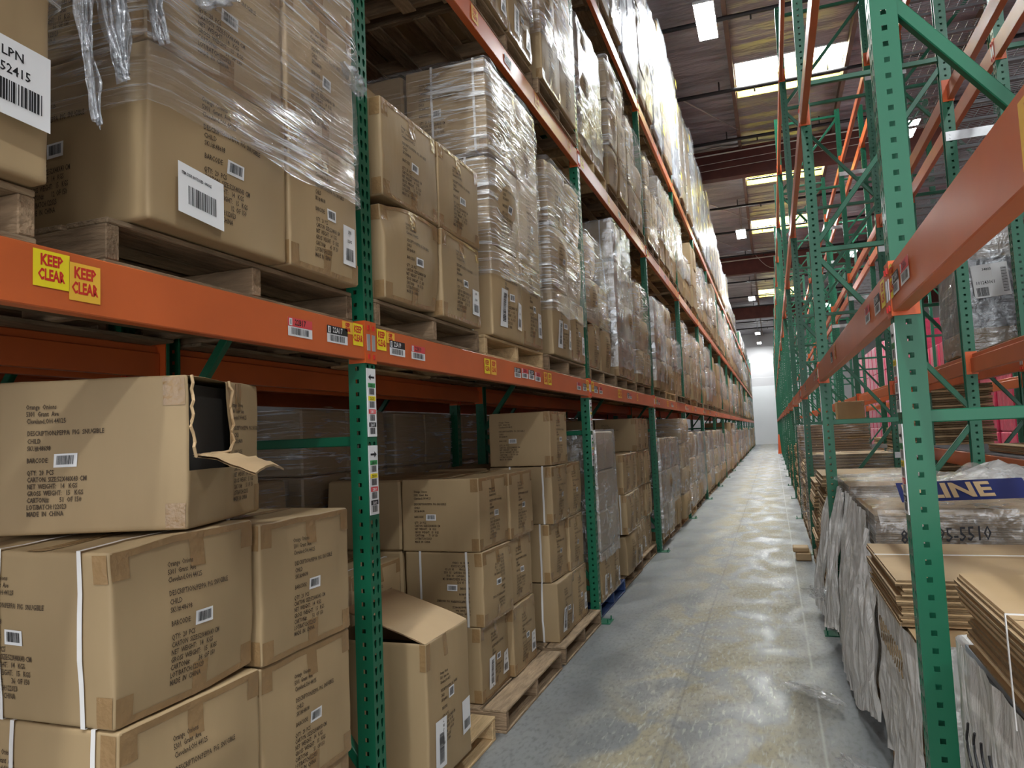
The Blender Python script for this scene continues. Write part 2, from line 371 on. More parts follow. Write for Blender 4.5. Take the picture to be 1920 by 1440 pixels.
# ---------------------------------------------------------------- rack uprights
def perf_post(h):
    """C-section post: local x from 0 (aisle face) to -PW, y from 0 to PW; aisle face has teardrops, side faces square holes"""
    v = []; f = []; idx = {}
    def V(p):
        k = (round(p[0], 5), round(p[1], 5), round(p[2], 5))
        if k not in idx: idx[k] = len(v); v.append(k)
        return idx[k]
    pit = .0508; n = int(h/pit)
    def cell(mapf, u0, u1, z0, z1, hole):
        cu = (u0+u1)/2; cz = (z0+z1)/2
        outer = [(u0, z0), (cu, z0), (u1, z0), (u1, cz), (u1, z1), (cu, z1), (u0, z1), (u0, cz)]
        inner = [(cu+a, cz+b_) for a, b_ in hole]
        for i in range(8):
            j = (i+1) % 8
            f.append([V(mapf(*outer[i])), V(mapf(*outer[j])), V(mapf(*inner[j])), V(mapf(*inner[i]))])
    s = .0080
    sq = [(-s, -s), (0, -s), (s, -s), (s, 0), (s, s), (0, s), (-s, s), (-s, 0)]
    t1 = [(-.004, -.016), (.001, -.0175), (.005, -.015), (.0092, .002), (.0085, .012), (0, .0165), (-.0085, .012), (-.0092, .002)]
    t2 = [(-a, b_) for a, b_ in t1]; t2 = [t2[i] for i in (2, 1, 0, 7, 6, 5, 4, 3)]
    def quad(mapf, u0, u1, z0, z1): f.append([V(mapf(u0, z0)), V(mapf(u1, z0)), V(mapf(u1, z1)), V(mapf(u0, z1))])
    near = lambda u, z: (-u, 0, z); far = lambda u, z: (-u, PW, z); fr = lambda u, z: (0, u, z)
    for k in range(n):
        z0 = k*pit; z1 = z0+pit; zm = (z0+z1)/2
        for mp_ in (near, far):
            for a, b_ in ((0, .024), (.050, PW)):
                quad(mp_, a, b_, z0, zm); quad(mp_, a, b_, zm, z1)
            cell(mp_, .024, .050, z0, z1, sq)
        for a, b_ in ((0, .008), (.034, .042), (.068, PW)):
            quad(fr, a, b_, z0, zm); quad(fr, a, b_, zm, z1)
        cell(fr, .008, .034, z0, z1, t1); cell(fr, .042, .068, z0, z1, t2)
        for y_, d in ((0, .013), (PW, -.013)):   # return lips
            f.append([V((-PW, y_, z0)), V((-PW, y_+d, z0)), V((-PW, y_+d, z1)), V((-PW, y_, z1))])
    me = bpy.data.meshes.new('post'); me.from_pydata(v, [], f); me.materials.append(M['green'])
    bm = bmesh.new(); bm.from_mesh(me); bmesh.ops.remove_doubles(bm, verts=bm.verts, dist=1e-5)
    bmesh.ops.recalc_face_normals(bm, faces=bm.faces)
    bmesh.ops.solidify(bm, geom=list(bm.faces), thickness=.0022)
    bm.to_mesh(me); bm.free(); me.update()
    return me
POST = perf_post(POST_H)
HB = [.28, 1.62, 2.98, 4.34, 5.70, 6.95]
def make_frame():
    e = bpy.data.objects.new('upright_frame', None); COL.objects.link(e); e['category'] = 'rack upright'
    a = link('post', POST); child(e, a)
    b = link('post', POST); b.location = (-DEP, PW, 0); b.rotation_euler = (0, 0, math.pi); child(e, b)
    for z in HB:
        mb = MB(); mb.box(-DEP+PW-.004, -PW+.004, PW/2-.019, PW/2+.019, z-.019, z+.019); mb.obj('horizontal_brace', M['green'], e, bevel=.003)
    for i in range(5):
        z0, z1 = HB[i]+.07, HB[i+1]-.07
        fz, bz = (z1, z0) if i % 2 == 1 else (z0, z1)
        mb = MB(); mb.bar((-PW+.01, PW/2, fz), (-DEP+PW-.01, PW/2, bz), .036, .038); mb.obj('diagonal_brace', M['green'], e, bevel=.003)
    for x0, x1 in ((-.09, .095), (-DEP-.045, -DEP+.11)):
        mb = MB(); mb.box(x0, x1, -.045, PW+.045, 0, .008)
        for by in (-.03, PW+.03): mb.tube([((x1-.02) if x0 > -.5 else x0+.02, by, 0), ((x1-.02) if x0 > -.5 else x0+.02, by, .04)], .006, 6)
        mb.obj('foot_plate', M['green'], e)
    return e
ORD = ['first', 'second', 'third', 'fourth', 'fifth', 'sixth', 'seventh', 'eighth']
frame0 = make_frame(); _used = [False]
def place_frame(x, y, mirror, label, group=None):
    if not _used[0]:
        _used[0] = True; o = frame0
        o.location = (x, y, 0); o['label'] = label
        if group: o['group'] = group
        if mirror: o.rotation_euler = (0, 0, math.pi); o.location = (x, y+PW, 0)
        return o
    return dup(frame0, (x, y+PW, 0) if mirror else (x, y, 0), math.pi if mirror else 0, label, group)
FL = {}
for i in range(-1, NB+1):
    far = i > 6
    lb = ('green perforated upright of the left rack, nearest the camera' if i == 0 else
          'green perforated upright of the left rack behind the camera' if i < 0 else
          'green perforated upright of the left rack, %s from the camera' % ORD[i] if not far else
          'small distant green upright far along the left rack')
    FL[i] = place_frame(XL, YL+i*P, False, lb, 'distant uprights of the left rack' if far else None)
    lb = ('large green perforated upright of the right rack, nearest the camera' if i == 0 else
          'green perforated upright of the right rack behind the camera' if i < 0 else
          'green perforated upright of the right rack, %s from the camera' % ORD[i] if not far else
          'small distant green upright far along the right rack')
    FL['r', i] = place_frame(XR, YR+i*P, True, lb, 'distant uprights of the right rack' if far else None)
for i in range(0, 7):
    place_frame(-2.75, YL+i*P, False, 'dark green upright standing behind the left rack, %s row position' % ORD[i])
for i in range(0, 12):
    far = i > 6
    place_frame(1.725, YR+i*P, True, 'green upright of the rack behind the right rack, %s' % (ORD[i] if not far else 'far away'), 'distant uprights of the rear right rack' if far else None)
for i in range(1, 7):
    place_frame(4.65, YR+i*P, True, 'green upright across the next aisle on the right, %s' % ORD[i-1])

# ---------------------------------------------------------------- load beams
BL = P-PW
def make_beam():
    """local: y from 0..BL between posts, x=0 aisle face outward +x, z=0 connector underside"""
    e = bpy.data.objects.new('load_beam', None); COL.objects.link(e); e['category'] = 'rack beam'
    mb = MB(); prof = [(.004, .012), (.004, .150), (-.026, .150), (-.026, .118), (-.040, .118), (-.040, .012)]
    n = len(prof)
    vs_ = [(x, 0.004, z) for x, z in prof]+[(x, BL-.004, z) for x, z in prof]
    fs = [tuple(range(n)), tuple(range(n, 2*n))[::-1]]+[((i+1) % n, i, n+i, n+(i+1) % n) for i in range(n)]
    mb.add(vs_, fs); mb.obj('beam_tube', M['orange'], e, bevel=.003, fix=True)
    for y0, s in ((0, -1), (BL, 1)):
        mb = MB(); ya, yb = sorted((y0, y0+s*PW*.49)); mb.box(.0005, .0065, ya, yb, 0, .168)
        yc, yd = sorted((y0-s*.0005, y0+s*.0045)); mb.box(-.070, .0065, yc-s*.004, yd-s*.004, 0, .168)
        mb.box(.0066, .0085, ya+.008, yb-.006, .05, .115, 1)
        for k in (.025, .14): mb.box(.0066, .012, (ya+yb)/2-.004, (ya+yb)/2+.004, k-.008, k+.010, 2)
        mb.obj('end_connector', [M['conn'], M['galv'], M['redink']], e)
    return e
beam0 = make_beam(); _ub = [False]
def place_beam(x, y, z, face, label, group=None):
    """face=+1 : aisle face looks to +x (left rack); -1 looks to -x"""
    rz = 0 if face > 0 else math.pi
    loc = (x, y+PW, z) if face > 0 else (x, y+P, z)
    if not _ub[0]:
        _ub[0] = True; beam0.location = loc; beam0.rotation_euler = (0, 0, rz); beam0['label'] = label
        if group: beam0['group'] = group
        return beam0
    return dup(beam0, loc, rz, label, group)
LN = {1: 'lower', 2: 'middle', 3: 'top'}
BEAM = {}
for b in range(-1, NB):
    for k in (1, 2, 3):
        far = b > 5
        for side, x, fc, y in (('left', XL, 1, YL), ('right', XR, -1, YR)):
            if not far: lb = 'orange front beam, %s level of the %s rack, %s bay' % (LN[k], side, 'near camera' if b < 0 else ORD[b]+' full')
            else: lb = 'distant orange front beam, %s level, far along the %s rack' % (LN[k], side)
            BEAM[side, b, k] = place_beam(x, y+b*P, lev(k), fc, lb, ('distant %s front beams of the %s rack' % (LN[k], side)) if far else None)
        if b < 9:
            far = b > 4
            place_beam(XL-DEP, YL+b*P, lev(k), -1, 'orange rear beam, %s level of the left rack, %s' % (LN[k], 'far bay' if far else ('near bay' if b < 0 else ORD[b]+' full bay')), 'distant rear beams of the left rack, %s level' % LN[k] if far else None)
        if b < 12:
            far = b > 4
            place_beam(XR+DEP, YR+b*P, lev(k), 1, 'orange rear beam, %s level of the right rack, %s' % (LN[k], 'far bay' if far else ('near bay' if b < 0 else ORD[b]+' full bay')), 'distant rear beams of the right rack, %s level' % LN[k] if far else None)
for b in range(-1, 6):
    for k in (1, 2):
        place_beam(-2.75, YL+b*P, lev(k), 1, 'orange front beam of the rack behind the left rack, %s level, %s' % (LN[k], 'near bay' if b < 0 else ORD[b]+' bay'))
    place_beam(-3.82, YL+b*P, lev(1), -1, 'shadowed orange beam two racks deep on the left, %s' % ('near bay' if b < 0 else ORD[b]+' bay'))
for b in range(0, 9):
    for k in (1, 2, 3):
        far = b > 4
        place_beam(1.725, YR+b*P, lev(k)+(.0 if k == 1 else .25), -1, 'orange front beam of the rack behind the right rack, %s level, %s' % (LN[k], 'far' if far else ORD[b]+' bay'), 'distant beams of the rear right rack, %s level' % LN[k] if far else None)
        if b < 6: place_beam(2.795, YR+b*P, lev(k)+(.0 if k == 1 else .25), 1, 'orange back beam of the rear right rack, %s level, %s' % (LN[k], 'sixth bay' if b > 4 else ORD[b]+' bay'))
place_beam(1.725, YR+P, 1.13, -1, 'low orange beam carrying a wire deck in the rear right rack')
place_beam(4.65, YR+3*P, 2.58, -1, 'bright orange beam in front of the pink wrapped loads')
place_beam(4.65, YR+4*P, 2.58, -1, 'farther orange beam in front of the pink wrapped loads')
# wire decks
mb = MB(); D = DEP-.02
for k in range(28): y = .02+1.12*k/27; mb.bar((0, y, .012), (-D, y, .012), .005, .005)
for k in range(11): x = -D*k/10; mb.bar((x, .02, .006), (x, 1.14, .006), .006, .006)
for y in (.2, .58, .96): mb.box(-D, 0, y-.02, y+.02, -.03, .0)
wd = mb.obj('wire_deck', M['wire']); first = True
n_ = 0
for b, k in ((1, 2), (1, 3), (2, 2), (2, 3), (3, 2), (0, 3), (4, 2)):
    for s in range(3):
        n_ += 1
        loc = (2.785, YR+b*P+PW+.1+s*1.18, lev(k)+.25+.155); lb = 'galvanised wire deck on the %s rear right beams, %s bay, %s panel' % (LN[k], ORD[b], ('near', 'centre', 'far')[s])
        if first: wd.location = loc; tag(wd, lb, 'wire deck'); first = False
        else: dup(wd, loc, 0, lb)
for s in range(3):
    dup(wd, (2.785, YR+P+PW+.1+s*1.18, 1.13+.155), 0, 'galvanised wire deck on the low orange beam, %s panel' % ('near', 'centre', 'far')[s])
# galvanised row spacers between the two right racks
mb = MB(); mb.box(0, .46, 0, .006, -.035, .035); mb.tube([(.03, -.004, .012), (.03, .01, .012)], .008, 6); mb.tube([(.03, -.004, -.014), (.03, .01, -.014)], .008, 6)
sp = mb.obj('row_spacer', M['galv']); first = True
for b in range(1, 6):
    for z in (3.72, 5.9, 1.2):
        lb = 'galvanised plate joining the two right racks, %s upright, %s' % (ORD[b], {3.72: 'middle height', 5.9: 'high up', 1.2: 'low down'}[z])
        if first: sp.location = (1.36, YR+b*P-.008, z); tag(sp, lb, 'rack spacer'); first = False
        else: dup(sp, (1.36, YR+b*P-.008, z), 0, lb)

# ---------------------------------------------------------------- text helper
_tc = {}
def text_polys(s, size, sx=1.0, bold=0.0):
    key = (s, size, sx, bold)
    if key in _tc: return _tc[key]
    c = bpy.data.curves.new('t', 'FONT'); c.body = s; c.size = size; c.resolution_u = 1; c.offset = bold
    o = bpy.data.objects.new('t', c); COL.objects.link(o)
    me = o.to_mesh(); vs_ = [(v.co.x*sx, v.co.y) for v in me.vertices]; fs = [tuple(p.vertices) for p in me.polygons]
    o.to_mesh_clear(); bpy.data.objects.remove(o); bpy.data.curves.remove(c)
    _tc[key] = (vs_, fs); return vs_, fs
def add_text(mb, s, size, x, y, mapf, sx=.72, mi=0, align=0, bold=.0004, xs=1):
    vs_, fs = text_polys(s, size, sx, bold)
    wdt = max([p[0] for p in vs_] or [0])
    mb.add([mapf(x+(p[0]-wdt*align)*xs, y+p[1]*1) for p in vs_], fs if xs > 0 else [f[::-1] for f in fs], mi)
def barcode(mb, x0, x1, y0, y1, mapf, seed=1, mi=0):
    r = random.Random(seed); x = x0
    while x < x1:
        w_ = r.choice((.5, 1, 1, 1.6, 2.2))*(x1-x0)/60
        b_ = min(x+w_, x1); mb.add([mapf(x, y0), mapf(b_, y0), mapf(b_, y1), mapf(x, y1)], [(0, 1, 2, 3)], mi)
        x += w_+r.choice((.6, 1, 1.6))*(x1-x0)/60
def rect(mb, x0, x1, y0, y1, mapf, mi=0): mb.add([mapf(x0, y0), mapf(x1, y0), mapf(x1, y1), mapf(x0, y1)], [(0, 1, 2, 3)], mi)

# ---------------------------------------------------------------- stickers on the beams and uprights
def keep_clear(parent, y, z0, col='yellow', w_=.085, h_=.085):
    x = .0062; mp_ = lambda u, v: (x, y+u, z0+v); mq = lambda u, v: (x+.0006, y+u, z0+v)
    mb = MB(); rect(mb, 0, w_, 0, h_, mp_)
    o = 0
    add_text(mb, 'KEEP', h_*.42, w_/2, h_*.60, mq, .72, 1, .5, .0014)
    add_text(mb, 'CLEAR', h_*.42, w_/2, h_*.20, mq, .62, 1, .5, .0014)
    return tag(mb.obj('warning_sticker', [M[col], M['redink']], parent), 'yellow keep clear sticker')
def slot_label(parent, y, z0, txt, red, w_=.135, h_=.062):
    x = .0062; mp_ = lambda u, v: (x, y+u, z0+v); mq = lambda u, v: (x+.0006, y+u, z0+v)
    mb = MB(); rect(mb, 0, w_, 0, h_, mp_); rect(mb, 0, w_, h_*.52, h_, mq, 1)
    ml = lambda u, v: (x+.0012, y+u, z0+v)
    rect(mb, .006, .022, h_*.56, h_*.95, ml, 0); rect(mb, .012, .016, h_*.62, h_*.9, lambda u, v: (x+.0018, y+u, z0+v), 2)
    add_text(mb, txt, .028, .036, h_*.62, ml, .85, 2 if red else 0, 0, .0005)
    barcode(mb, .018, w_-.02, .006, h_*.46, mq, hash(txt) % 99 if 0 else sum(map(ord, txt)), 2)
    return tag(mb.obj('location_sticker', [M['white'], M['pinklab'] if red else M['black'], M['black']], parent), ('red and white' if red else 'black and white')+' location sticker')
b0 = BEAM['left', -1, 1]; y0 = YL-P+PW
keep_clear(b0, 1.125-y0, .058, 'yellow', .088, .082); keep_clear(b0, 1.212-y0, .040, 'amber', .082, .088)
slot_label(b0, 2.01-y0, .052, '22B17', True); slot_label(b0, 2.235-y0, .055, '22A17', False)
keep_clear(b0, 2.335-y0, .100, 'amber', .075, .045); keep_clear(b0, 2.408-y0, .062, 'yellow', .072, .085)
b1 = BEAM['left', 0, 1]; y0 = YL+PW
keep_clear(b1, .012, .062, 'yellow', .075, .085); keep_clear(b1, .09, .098, 'amber', .07, .045)
slot_label(b1, .115, .050, '22A19', False); slot_label(b1, .31, .050, '22B19', True)
for k, (y_, t_) in enumerate(((3.76, 'yellow'), (3.86, 'amber'), (4.88, 'amber'), (4.98, 'yellow'))): keep_clear(b1, y_-y0, .045, t_)
slot_label(b1, 4.26-y0, .055, '22A20', False, .12); slot_label(b1, 4.40-y0, .06, '22B20', True, .12); slot_label(b1, 4.54-y0, .06, '22C20', False, .12); slot_label(b1, 4.68-y0, .055, '22D20', True, .12)
slot_label(b1, BL-.42, .05, '22B21', True, .13); slot_label(b1, BL-.22, .05, '22A21', False, .13); keep_clear(b1, BL-.09, .06)
for bb in range(1, 6):
    e = BEAM['left', bb, 1]
    keep_clear(e, .02, .06); slot_label(e, .12, .05, '22A%d' % (21+2*bb), False); slot_label(e, .32, .05, '22B%d' % (21+2*bb), True)
    keep_clear(e, 1.2, .045); keep_clear(e, 1.3, .045, 'amber'); slot_label(e, 1.7, .055, '22A%d' % (22+2*bb), False, .12); slot_label(e, 1.85, .055, '22B%d' % (22+2*bb), True, .12); keep_clear(e, 2.3, .045, 'amber')
for bb in range(0, 5):
    for kk in (2, 3):
        e = BEAM['left', bb, kk]
        for y_ in (.05, 1.2, 2.4, 3.3): keep_clear(e, y_, .045, 'amber' if y_ > 1 else 'yellow', .10, .09)
        slot_label(e, 1.75, .05, '22C19', False)
# right front beams (beam local y runs backwards from its far end)
br = BEAM['right', -1, 1]; yf = YR      # local y = yf - Y
slot_label(br, yf-2.215-.03, .055, '21B16', True, .13); slot_label(br, yf-2.37-.02+.0, .052, '21A16', False, .11)
keep_clear(br, .012, .05, 'yellow', .05, .1)
keep_clear(br, yf-1.205, .03, 'amber', .12, .10)
for bb in range(0, 5):
    e = BEAM['right', bb, 1]; keep_clear(e, BL-.11, .05); slot_label(e, BL-.28, .05, '21A%d' % (14-bb), False); slot_label(e, BL-.55, .055, '21B%d' % (14-bb), True); slot_label(e, 1.3, .05, '21A13', False); keep_clear(e, 1.6, .05, 'amber')
def location_strip(parent, z1, left_arrow, num, right=False):
    """vertical white strip on the post's aisle face; local x=0 face"""
    x = .0035; wd_ = .066; h_ = .27; y0_ = .006 if not right else .0
    mp_ = lambda u, v: (x, y0_+u, z1-h_+v); mq = lambda u, v: (x+.0008, y0_+u, z1-h_+v); ml = lambda u, v: (x+.0016, y0_+u, z1-h_+v)
    mb = MB(); mb.box(.0005, x, y0_, y0_+wd_, z1-h_, z1)
    # arrow
    a = 1 if not left_arrow else -1; cx = wd_/2; zz = h_-.035
    mb.add([mq(cx-a*.022, zz-.004), mq(cx+a*.006, zz-.004), mq(cx+a*.006, zz+.004), mq(cx-a*.022, zz+.004)], [(0, 1, 2, 3) if a > 0 else (3, 2, 1, 0)], 1)
    mb.add([mq(cx+a*.006, zz-.012), mq(cx+a*.024, zz), mq(cx+a*.006, zz+.012)], [(0, 1, 2) if a > 0 else (2, 1, 0)], 1)
    for i, (c, t_) in enumerate(((2, 'D'), (3, 'C'), (4, 'B'), (1, 'A'))):
        zt = h_-.058-i*.052
        rect(mb, .006, wd_-.006, zt-.018, zt, mq, c); add_text(mb, '22%s%s' % (t_, num), .015, wd_/2, zt-.015, ml, .8, 0 if c in (1, 4) else 1, .5)
        barcode(mb, .014, wd_-.014, zt-.046, zt-.021, mq, i+int(num), 1)
    return tag(mb.obj('location_strip', [M['white'], M['black'], M['greenlab'], M['yellow'], M['pinklab']], parent), 'white location strip with coloured bands')
for i in range(0, 5):
    location_strip(FL[i], 1.905, True, str(17+2*i)); location_strip(FL[i], 1.60, False, str(19+2*i))
for i in range(0, 4):
    location_strip(FL['r', i], 1.905, True, str(16-2*i)); location_strip(FL['r', i], 1.60, False, str(14-2*i))

# ---------------------------------------------------------------- pallets (local: x=0 aisle edge, extends to -x; y from 0; z from 0)
PL, PD, PH = 1.12, 1.02, .125
def make_pallet(m1, m2, seed, full=True):
    r = random.Random(seed)
    e = bpy.data.objects.new('pallet', None); COL.objects.link(e); e['category'] = 'pallet'
    for y in (0, PL/2-.02, PL-.04):
        mb = MB(); mb.box(-PD, 0, y, y+.04, .016, .106)
        if full:
            for xa in (-.10, -.50, -.92): mb.tube([(xa, y-.001, .05), (xa, y+.041, .05)], .004, 6, 0)
        mb.obj('stringer', m1, e, bevel=.003)
    mb = MB(); n = 7
    for i in range(n):
        wd_ = .14 if i in (0, n-1) else .095; x = -i*(PD-.14)/(n-1)
        x = -(i*(PD-wd_)/(n-1)) if i else 0
        j = r.uniform(-.008, .008)
        mb.box(x-wd_, x, r.uniform(-.006, .004), PL+r.uniform(-.004, .006), .107, .107+.0165+r.uniform(-.001, .001))
    mb.obj('top_deck', m2, e, bevel=.003)
    mb = MB()
    for i in range(4):
        wd_ = .13 if i in (0, 3) else .09; x = -(i*(PD-wd_)/3); mb.box(x-wd_, x, -.004, PL+.004, 0, .0155)
    mb.obj('bottom_deck', m2, e, bevel=.003)
    return e
PALS = [make_pallet(M['wood'], M['woodx'], s) for s in range(3)]
BLUEP = make_pallet(M['blue'], M['blue'], 9)
M['woodn'] = mat('fresh_pallet_wood', (.58, .41, .22), .75, bump=.3, bscale=14, var=.2, vscale=6, spec=.2, stretch=(6, 1, 6))
NEWP = make_pallet(M['woodn'], M['woodn'], 11)
mb = MB()
for y in (0, PL/2-.02, PL-.04): mb.box(-PD, 0, y, y+.04, .016, .106)
for i in range(6): x = -i*(PD-.12)/5; mb.box(x-.12, x, 0, PL, .107, .124)
mb.box(-.13, 0, 0, PL, 0, .0155); mb.box(-PD, -PD+.13, 0, PL, 0, .0155)
FARP = mb.obj('pallet', M['woodx']); FARP['category'] = 'pallet'
_usedp = set()
def use(master, loc, rz=0, label=None, group=None, scale=None):
    if master.name not in _usedp:
        _usedp.add(master.name); master.location = loc; master.rotation_euler = (0, 0, rz); master['label'] = label
        if group: master['group'] = group
        if scale: master.scale = scale
        return master
    return dup(master, loc, rz, label, group, scale=scale)

# ---------------------------------------------------------------- cartons
TXT = [('Orange  Onions', .078), ('5301  Grant  Ave', .098), ('Cleveland,OH 44125', .118), ('DESCRIPTION:PEPPA  PIG  SNUGIBLE', .152), ('CHILD', .174), ('SKU#:48698', .194),
       ('BARCODE:', .228), ('QTY:  20  PCS', .262), ('CARTON  SIZE:52X48X43 CM', .281), ('NET  WEIGHT:   14   KGS', .300), ('GROSS  WEIGHT:   15   KGS', .319),
       ('CARTON#:        %s  OF 150', .338), ('LOT/BATCH:122023', .357), ('MADE  IN  CHINA', .376)]
class Shape:
    def __init__(s, W, D, H, seed, bul=.010, lean=0.0, crush=0.0, sag=0.0):
        s.W, s.D, s.H, s.b, s.lean, s.crush, s.sag = W, D, H, bul, lean, crush, sag; s.o = Vector((seed*3.7, seed*1.3, 0)); s.seed = seed
    def d(s, p):
        x, y, z = p; t = min(max(-x/s.D, 0), 1); u = min(max(y/s.W, 0), 1); v = min(max(z/s.H, 0), 1)
        su, sv, st = math.sin(math.pi*u), math.sin(math.pi*v), math.sin(math.pi*t)
        nx = noise.noise(Vector((u*2, v*2, 1))+s.o); ny = noise.noise(Vector((t*2, v*2, 5))+s.o)
        X = x+(1-2*t)*s.b*su*sv*(1+nx)-0+s.lean*v
        Y = y-(1-2*u)*s.b*st*sv*(1+ny)*.8
        Z = z-(v*s.b*.7+s.sag*v)*su*st
        if s.crush:
            k = s.crush*math.exp(-((u-1)**2+(v)**2)*14); X -= k*.5*(1-t); Z += k*.35*(1-v)
            k = s.crush*math.exp(-((u)**2+(v-1)**2)*16); X -= k*.4*(1-t); Z -= k*.6
        X += .0055*noise.noise(Vector((u*4, v*4, t*4))+s.o); Z += .003*noise.noise(Vector((u*4, t*4, 9))+s.o)*v
        return (X, Y, Z)
    def F(s, u, v, off=0.0): return s.d((off, u, v))
    def N(s, u, v, off=0.0): return s.d((-s.D+u, -off, v))
    def T(s, x, y, off=0.0): return s.d((-x, y, s.H+off))
def carton_body(sh, m=None, skip=None):
    """rounded, slightly bulged box with a skin that follows Shape.d"""
    r = .007
    def ticks(L): return [0, r, r*2.2]+[L*k/8 for k in range(1, 8)]+[L-r*2.2, L-r, L]
    ax = [ticks(sh.D), ticks(sh.W), ticks(sh.H)]; dims = (sh.D, sh.W, sh.H)
    v = []; idx = {}; f = []
    def V(a, b_, c):
        k = (a, b_, c)
        if k not in idx:
            p = Vector((ax[0][a], ax[1][b_], ax[2][c])); q = Vector([min(max(p[i], r), dims[i]-r) for i in range(3)])
            dd = p-q
            if dd.length > 1e-7: p = q+dd.normalized()*r
            idx[k] = len(v); v.append(sh.d((-p.x, p.y, p.z)))
        return idx[k]
    n = [len(a)-1 for a in ax]
    for i in range(n[0]):
        for j in range(n[1]):
            if not (skip and skip('T', i, j)): f.append((V(i, j, n[2]), V(i, j+1, n[2]), V(i+1, j+1, n[2]), V(i+1, j, n[2])))
            f.append((V(i, j, 0), V(i+1, j, 0), V(i+1, j+1, 0), V(i, j+1, 0)))
        for k in range(n[2]):
            f.append((V(i, 0, k), V(i, 0, k+1), V(i+1, 0, k+1), V(i+1, 0, k)))
            f.append((V(i, n[1], k), V(i+1, n[1], k), V(i+1, n[1], k+1), V(i, n[1], k+1)))
    for j in range(n[1]):
        for k in range(n[2]):
            if not (skip and skip('F', j, k)): f.append((V(0, j, k), V(0, j+1, k), V(0, j+1, k+1), V(0, j, k+1)))
            f.append((V(n[0], j, k), V(n[0], j, k+1), V(n[0], j+1, k+1), V(n[0], j+1, k)))
    me = bpy.data.meshes.new('body'); me.from_pydata(v, [], f); me.materials.append(m or M['card'])
    me.polygons.foreach_set('use_smooth', [True]*len(f)); me.update()
    return me
def patch(mb, fn, u0, u1, v0, v1, off=.0016, n=5, mi=0):
    mb.grid(lambda a, b_: fn(u0+(u1-u0)*a, v0+(v1-v0)*b_, off), n, n, mi)
def print_block(mb, fn, W, H, flip=False, num='51', u0=.085):
    k = min(H/.43, 1.12)
    if flip: mp_ = lambda u, v, off=.0022: fn(W-u-.0, H-v, off)
    else: mp_ = lambda u, v, off=.0022: fn(u, v, off)
    for s, dy in TXT:
        if '%s' in s: s = s % num
        add_text(mb, s, .0185, u0, H-dy*k-.002, lambda a, b_: mp_(a, b_), .70, 0, 0, .0003, 1)
def carton(sh, near=True, strap=None, num='51', tape=1, face_text=True, labels=0, flip=False, name='carton', m=None, seam=True):
    e = bpy.data.objects.new(name, None); COL.objects.link(e); e['category'] = 'carton'
    child(e, link('body', carton_body(sh, m)))
    W, D, H = sh.W, sh.D, sh.H; r = random.Random(sh.seed)
    if tape:
        mb = MB(); j = r.uniform(-.02, .02)
        if tape & 1:
            patch(mb, sh.F, W/2-.026+j, W/2+.026+j, H-.09, H-.004); patch(mb, sh.F, W/2-.026+j, W/2+.026+j, .004, .085)
            for c in (.004, W-.052): patch(mb, sh.F, c, c+.048, H-.075, H-.006); patch(mb, sh.F, c, c+.048, .006, .07)
            patch(mb, sh.F, .01, W-.01, H-.02, H-.003, n=8); patch(mb, sh.F, .01, W-.01, .003, .02, n=8)
            patch(mb, sh.N, D-.05, D-.004, H-.08, H-.006); patch(mb, sh.N, D-.05, D-.004, .006, .075)
        mb.grid(lambda a, b_: sh.T(D/2-.026+.052*a, .004+(W-.008)*b_, .0016), 3, 8)
        mb.obj('packing_tape', M['tape'], e, smooth=True)
    if face_text or near:
        if face_text: mb = MB(); print_block(mb, sh.F, W, H, flip, num, .16 if W > .45 else .11); mb.obj('printed_text', M['ink'], e)
        if near: mb = MB(); print_block(mb, sh.N, D, H, flip, num); mb.obj('printed_text', M['ink'], e)
        for fn, L_, u0, on in ((sh.F, W, .16 if W > .45 else .11, face_text), (sh.N, D, .085, near)):
            if not on: continue
            mb = MB()
            ua = u0+.078; va = H-.245*min(H/.43, 1.12)
            g = (lambda a, b_, o=.0024, fn=fn, L_=L_: fn(L_-a, H-b_, o)) if flip else (lambda a, b_, o=.0024, fn=fn: fn(a, b_, o))
            rect(mb, ua, ua+.064, va, va+.036, g, 0); barcode(mb, ua+.008, ua+.056, va+.007, va+.031, lambda a, b_, g=g: g(a, b_, .0030), sh.seed, 1)
            mb.obj('barcode_label', [M['white'], M['black']], e)
    if labels:
        mb = MB()
        if labels & 1:   # big sheet with the barcode printed on end
            a0 = .10; rect(mb, a0, a0+.10, .05, .225, lambda a, b_: sh.F(a, b_, .004), 0)
            r2 = random.Random(5); z = .075
            while z < .205:
                h_ = r2.choice((.0012, .0025, .004)); rect(mb, a0+.03, a0+.075, z, z+h_, lambda a, b_: sh.F(a, b_, .0048), 1); z += h_+r2.choice((.0015, .0025))
            rect(mb, a0+.084, a0+.086, .07, .21, lambda a, b_: sh.F(a, b_, .0048), 1)
        if labels & 2:
            a0 = W-.13; rect(mb, a0, a0+.10, .06, .19, lambda a, b_: sh.F(a, b_, .004), 0)
            barcode(mb, a0+.02, a0+.08, .075, .115, lambda a, b_: sh.F(a, b_, .0048), 3, 1); add_text(mb, 'LPN', .016, a0+.05, .165, lambda a, b_: sh.F(a, b_, .0048), .9, 1, .5)
            add_text(mb, '352415', .014, a0+.05, .135, lambda a, b_: sh.F(a, b_, .0048), .9, 1, .5)
        if labels & 4:   # crooked paper label low on the face
            c, s_ = math.cos(.06), math.sin(.06)
            g = lambda a, b_, o=.004: sh.F(.06+a*c+b_*s_, .09-a*s_+b_*c, o)
            rect(mb, 0, .155, 0, .125, g, 0); barcode(mb, .03, .13, .02, .07, lambda a, b_: g(a, b_, .0048), 11, 1)
            add_text(mb, 'ITEM CODE', .012, .01, .088, lambda a, b_: g(a, b_, .0048), .8, 1)
        mb.obj('shipping_label', [M['white'], M['black']], e)
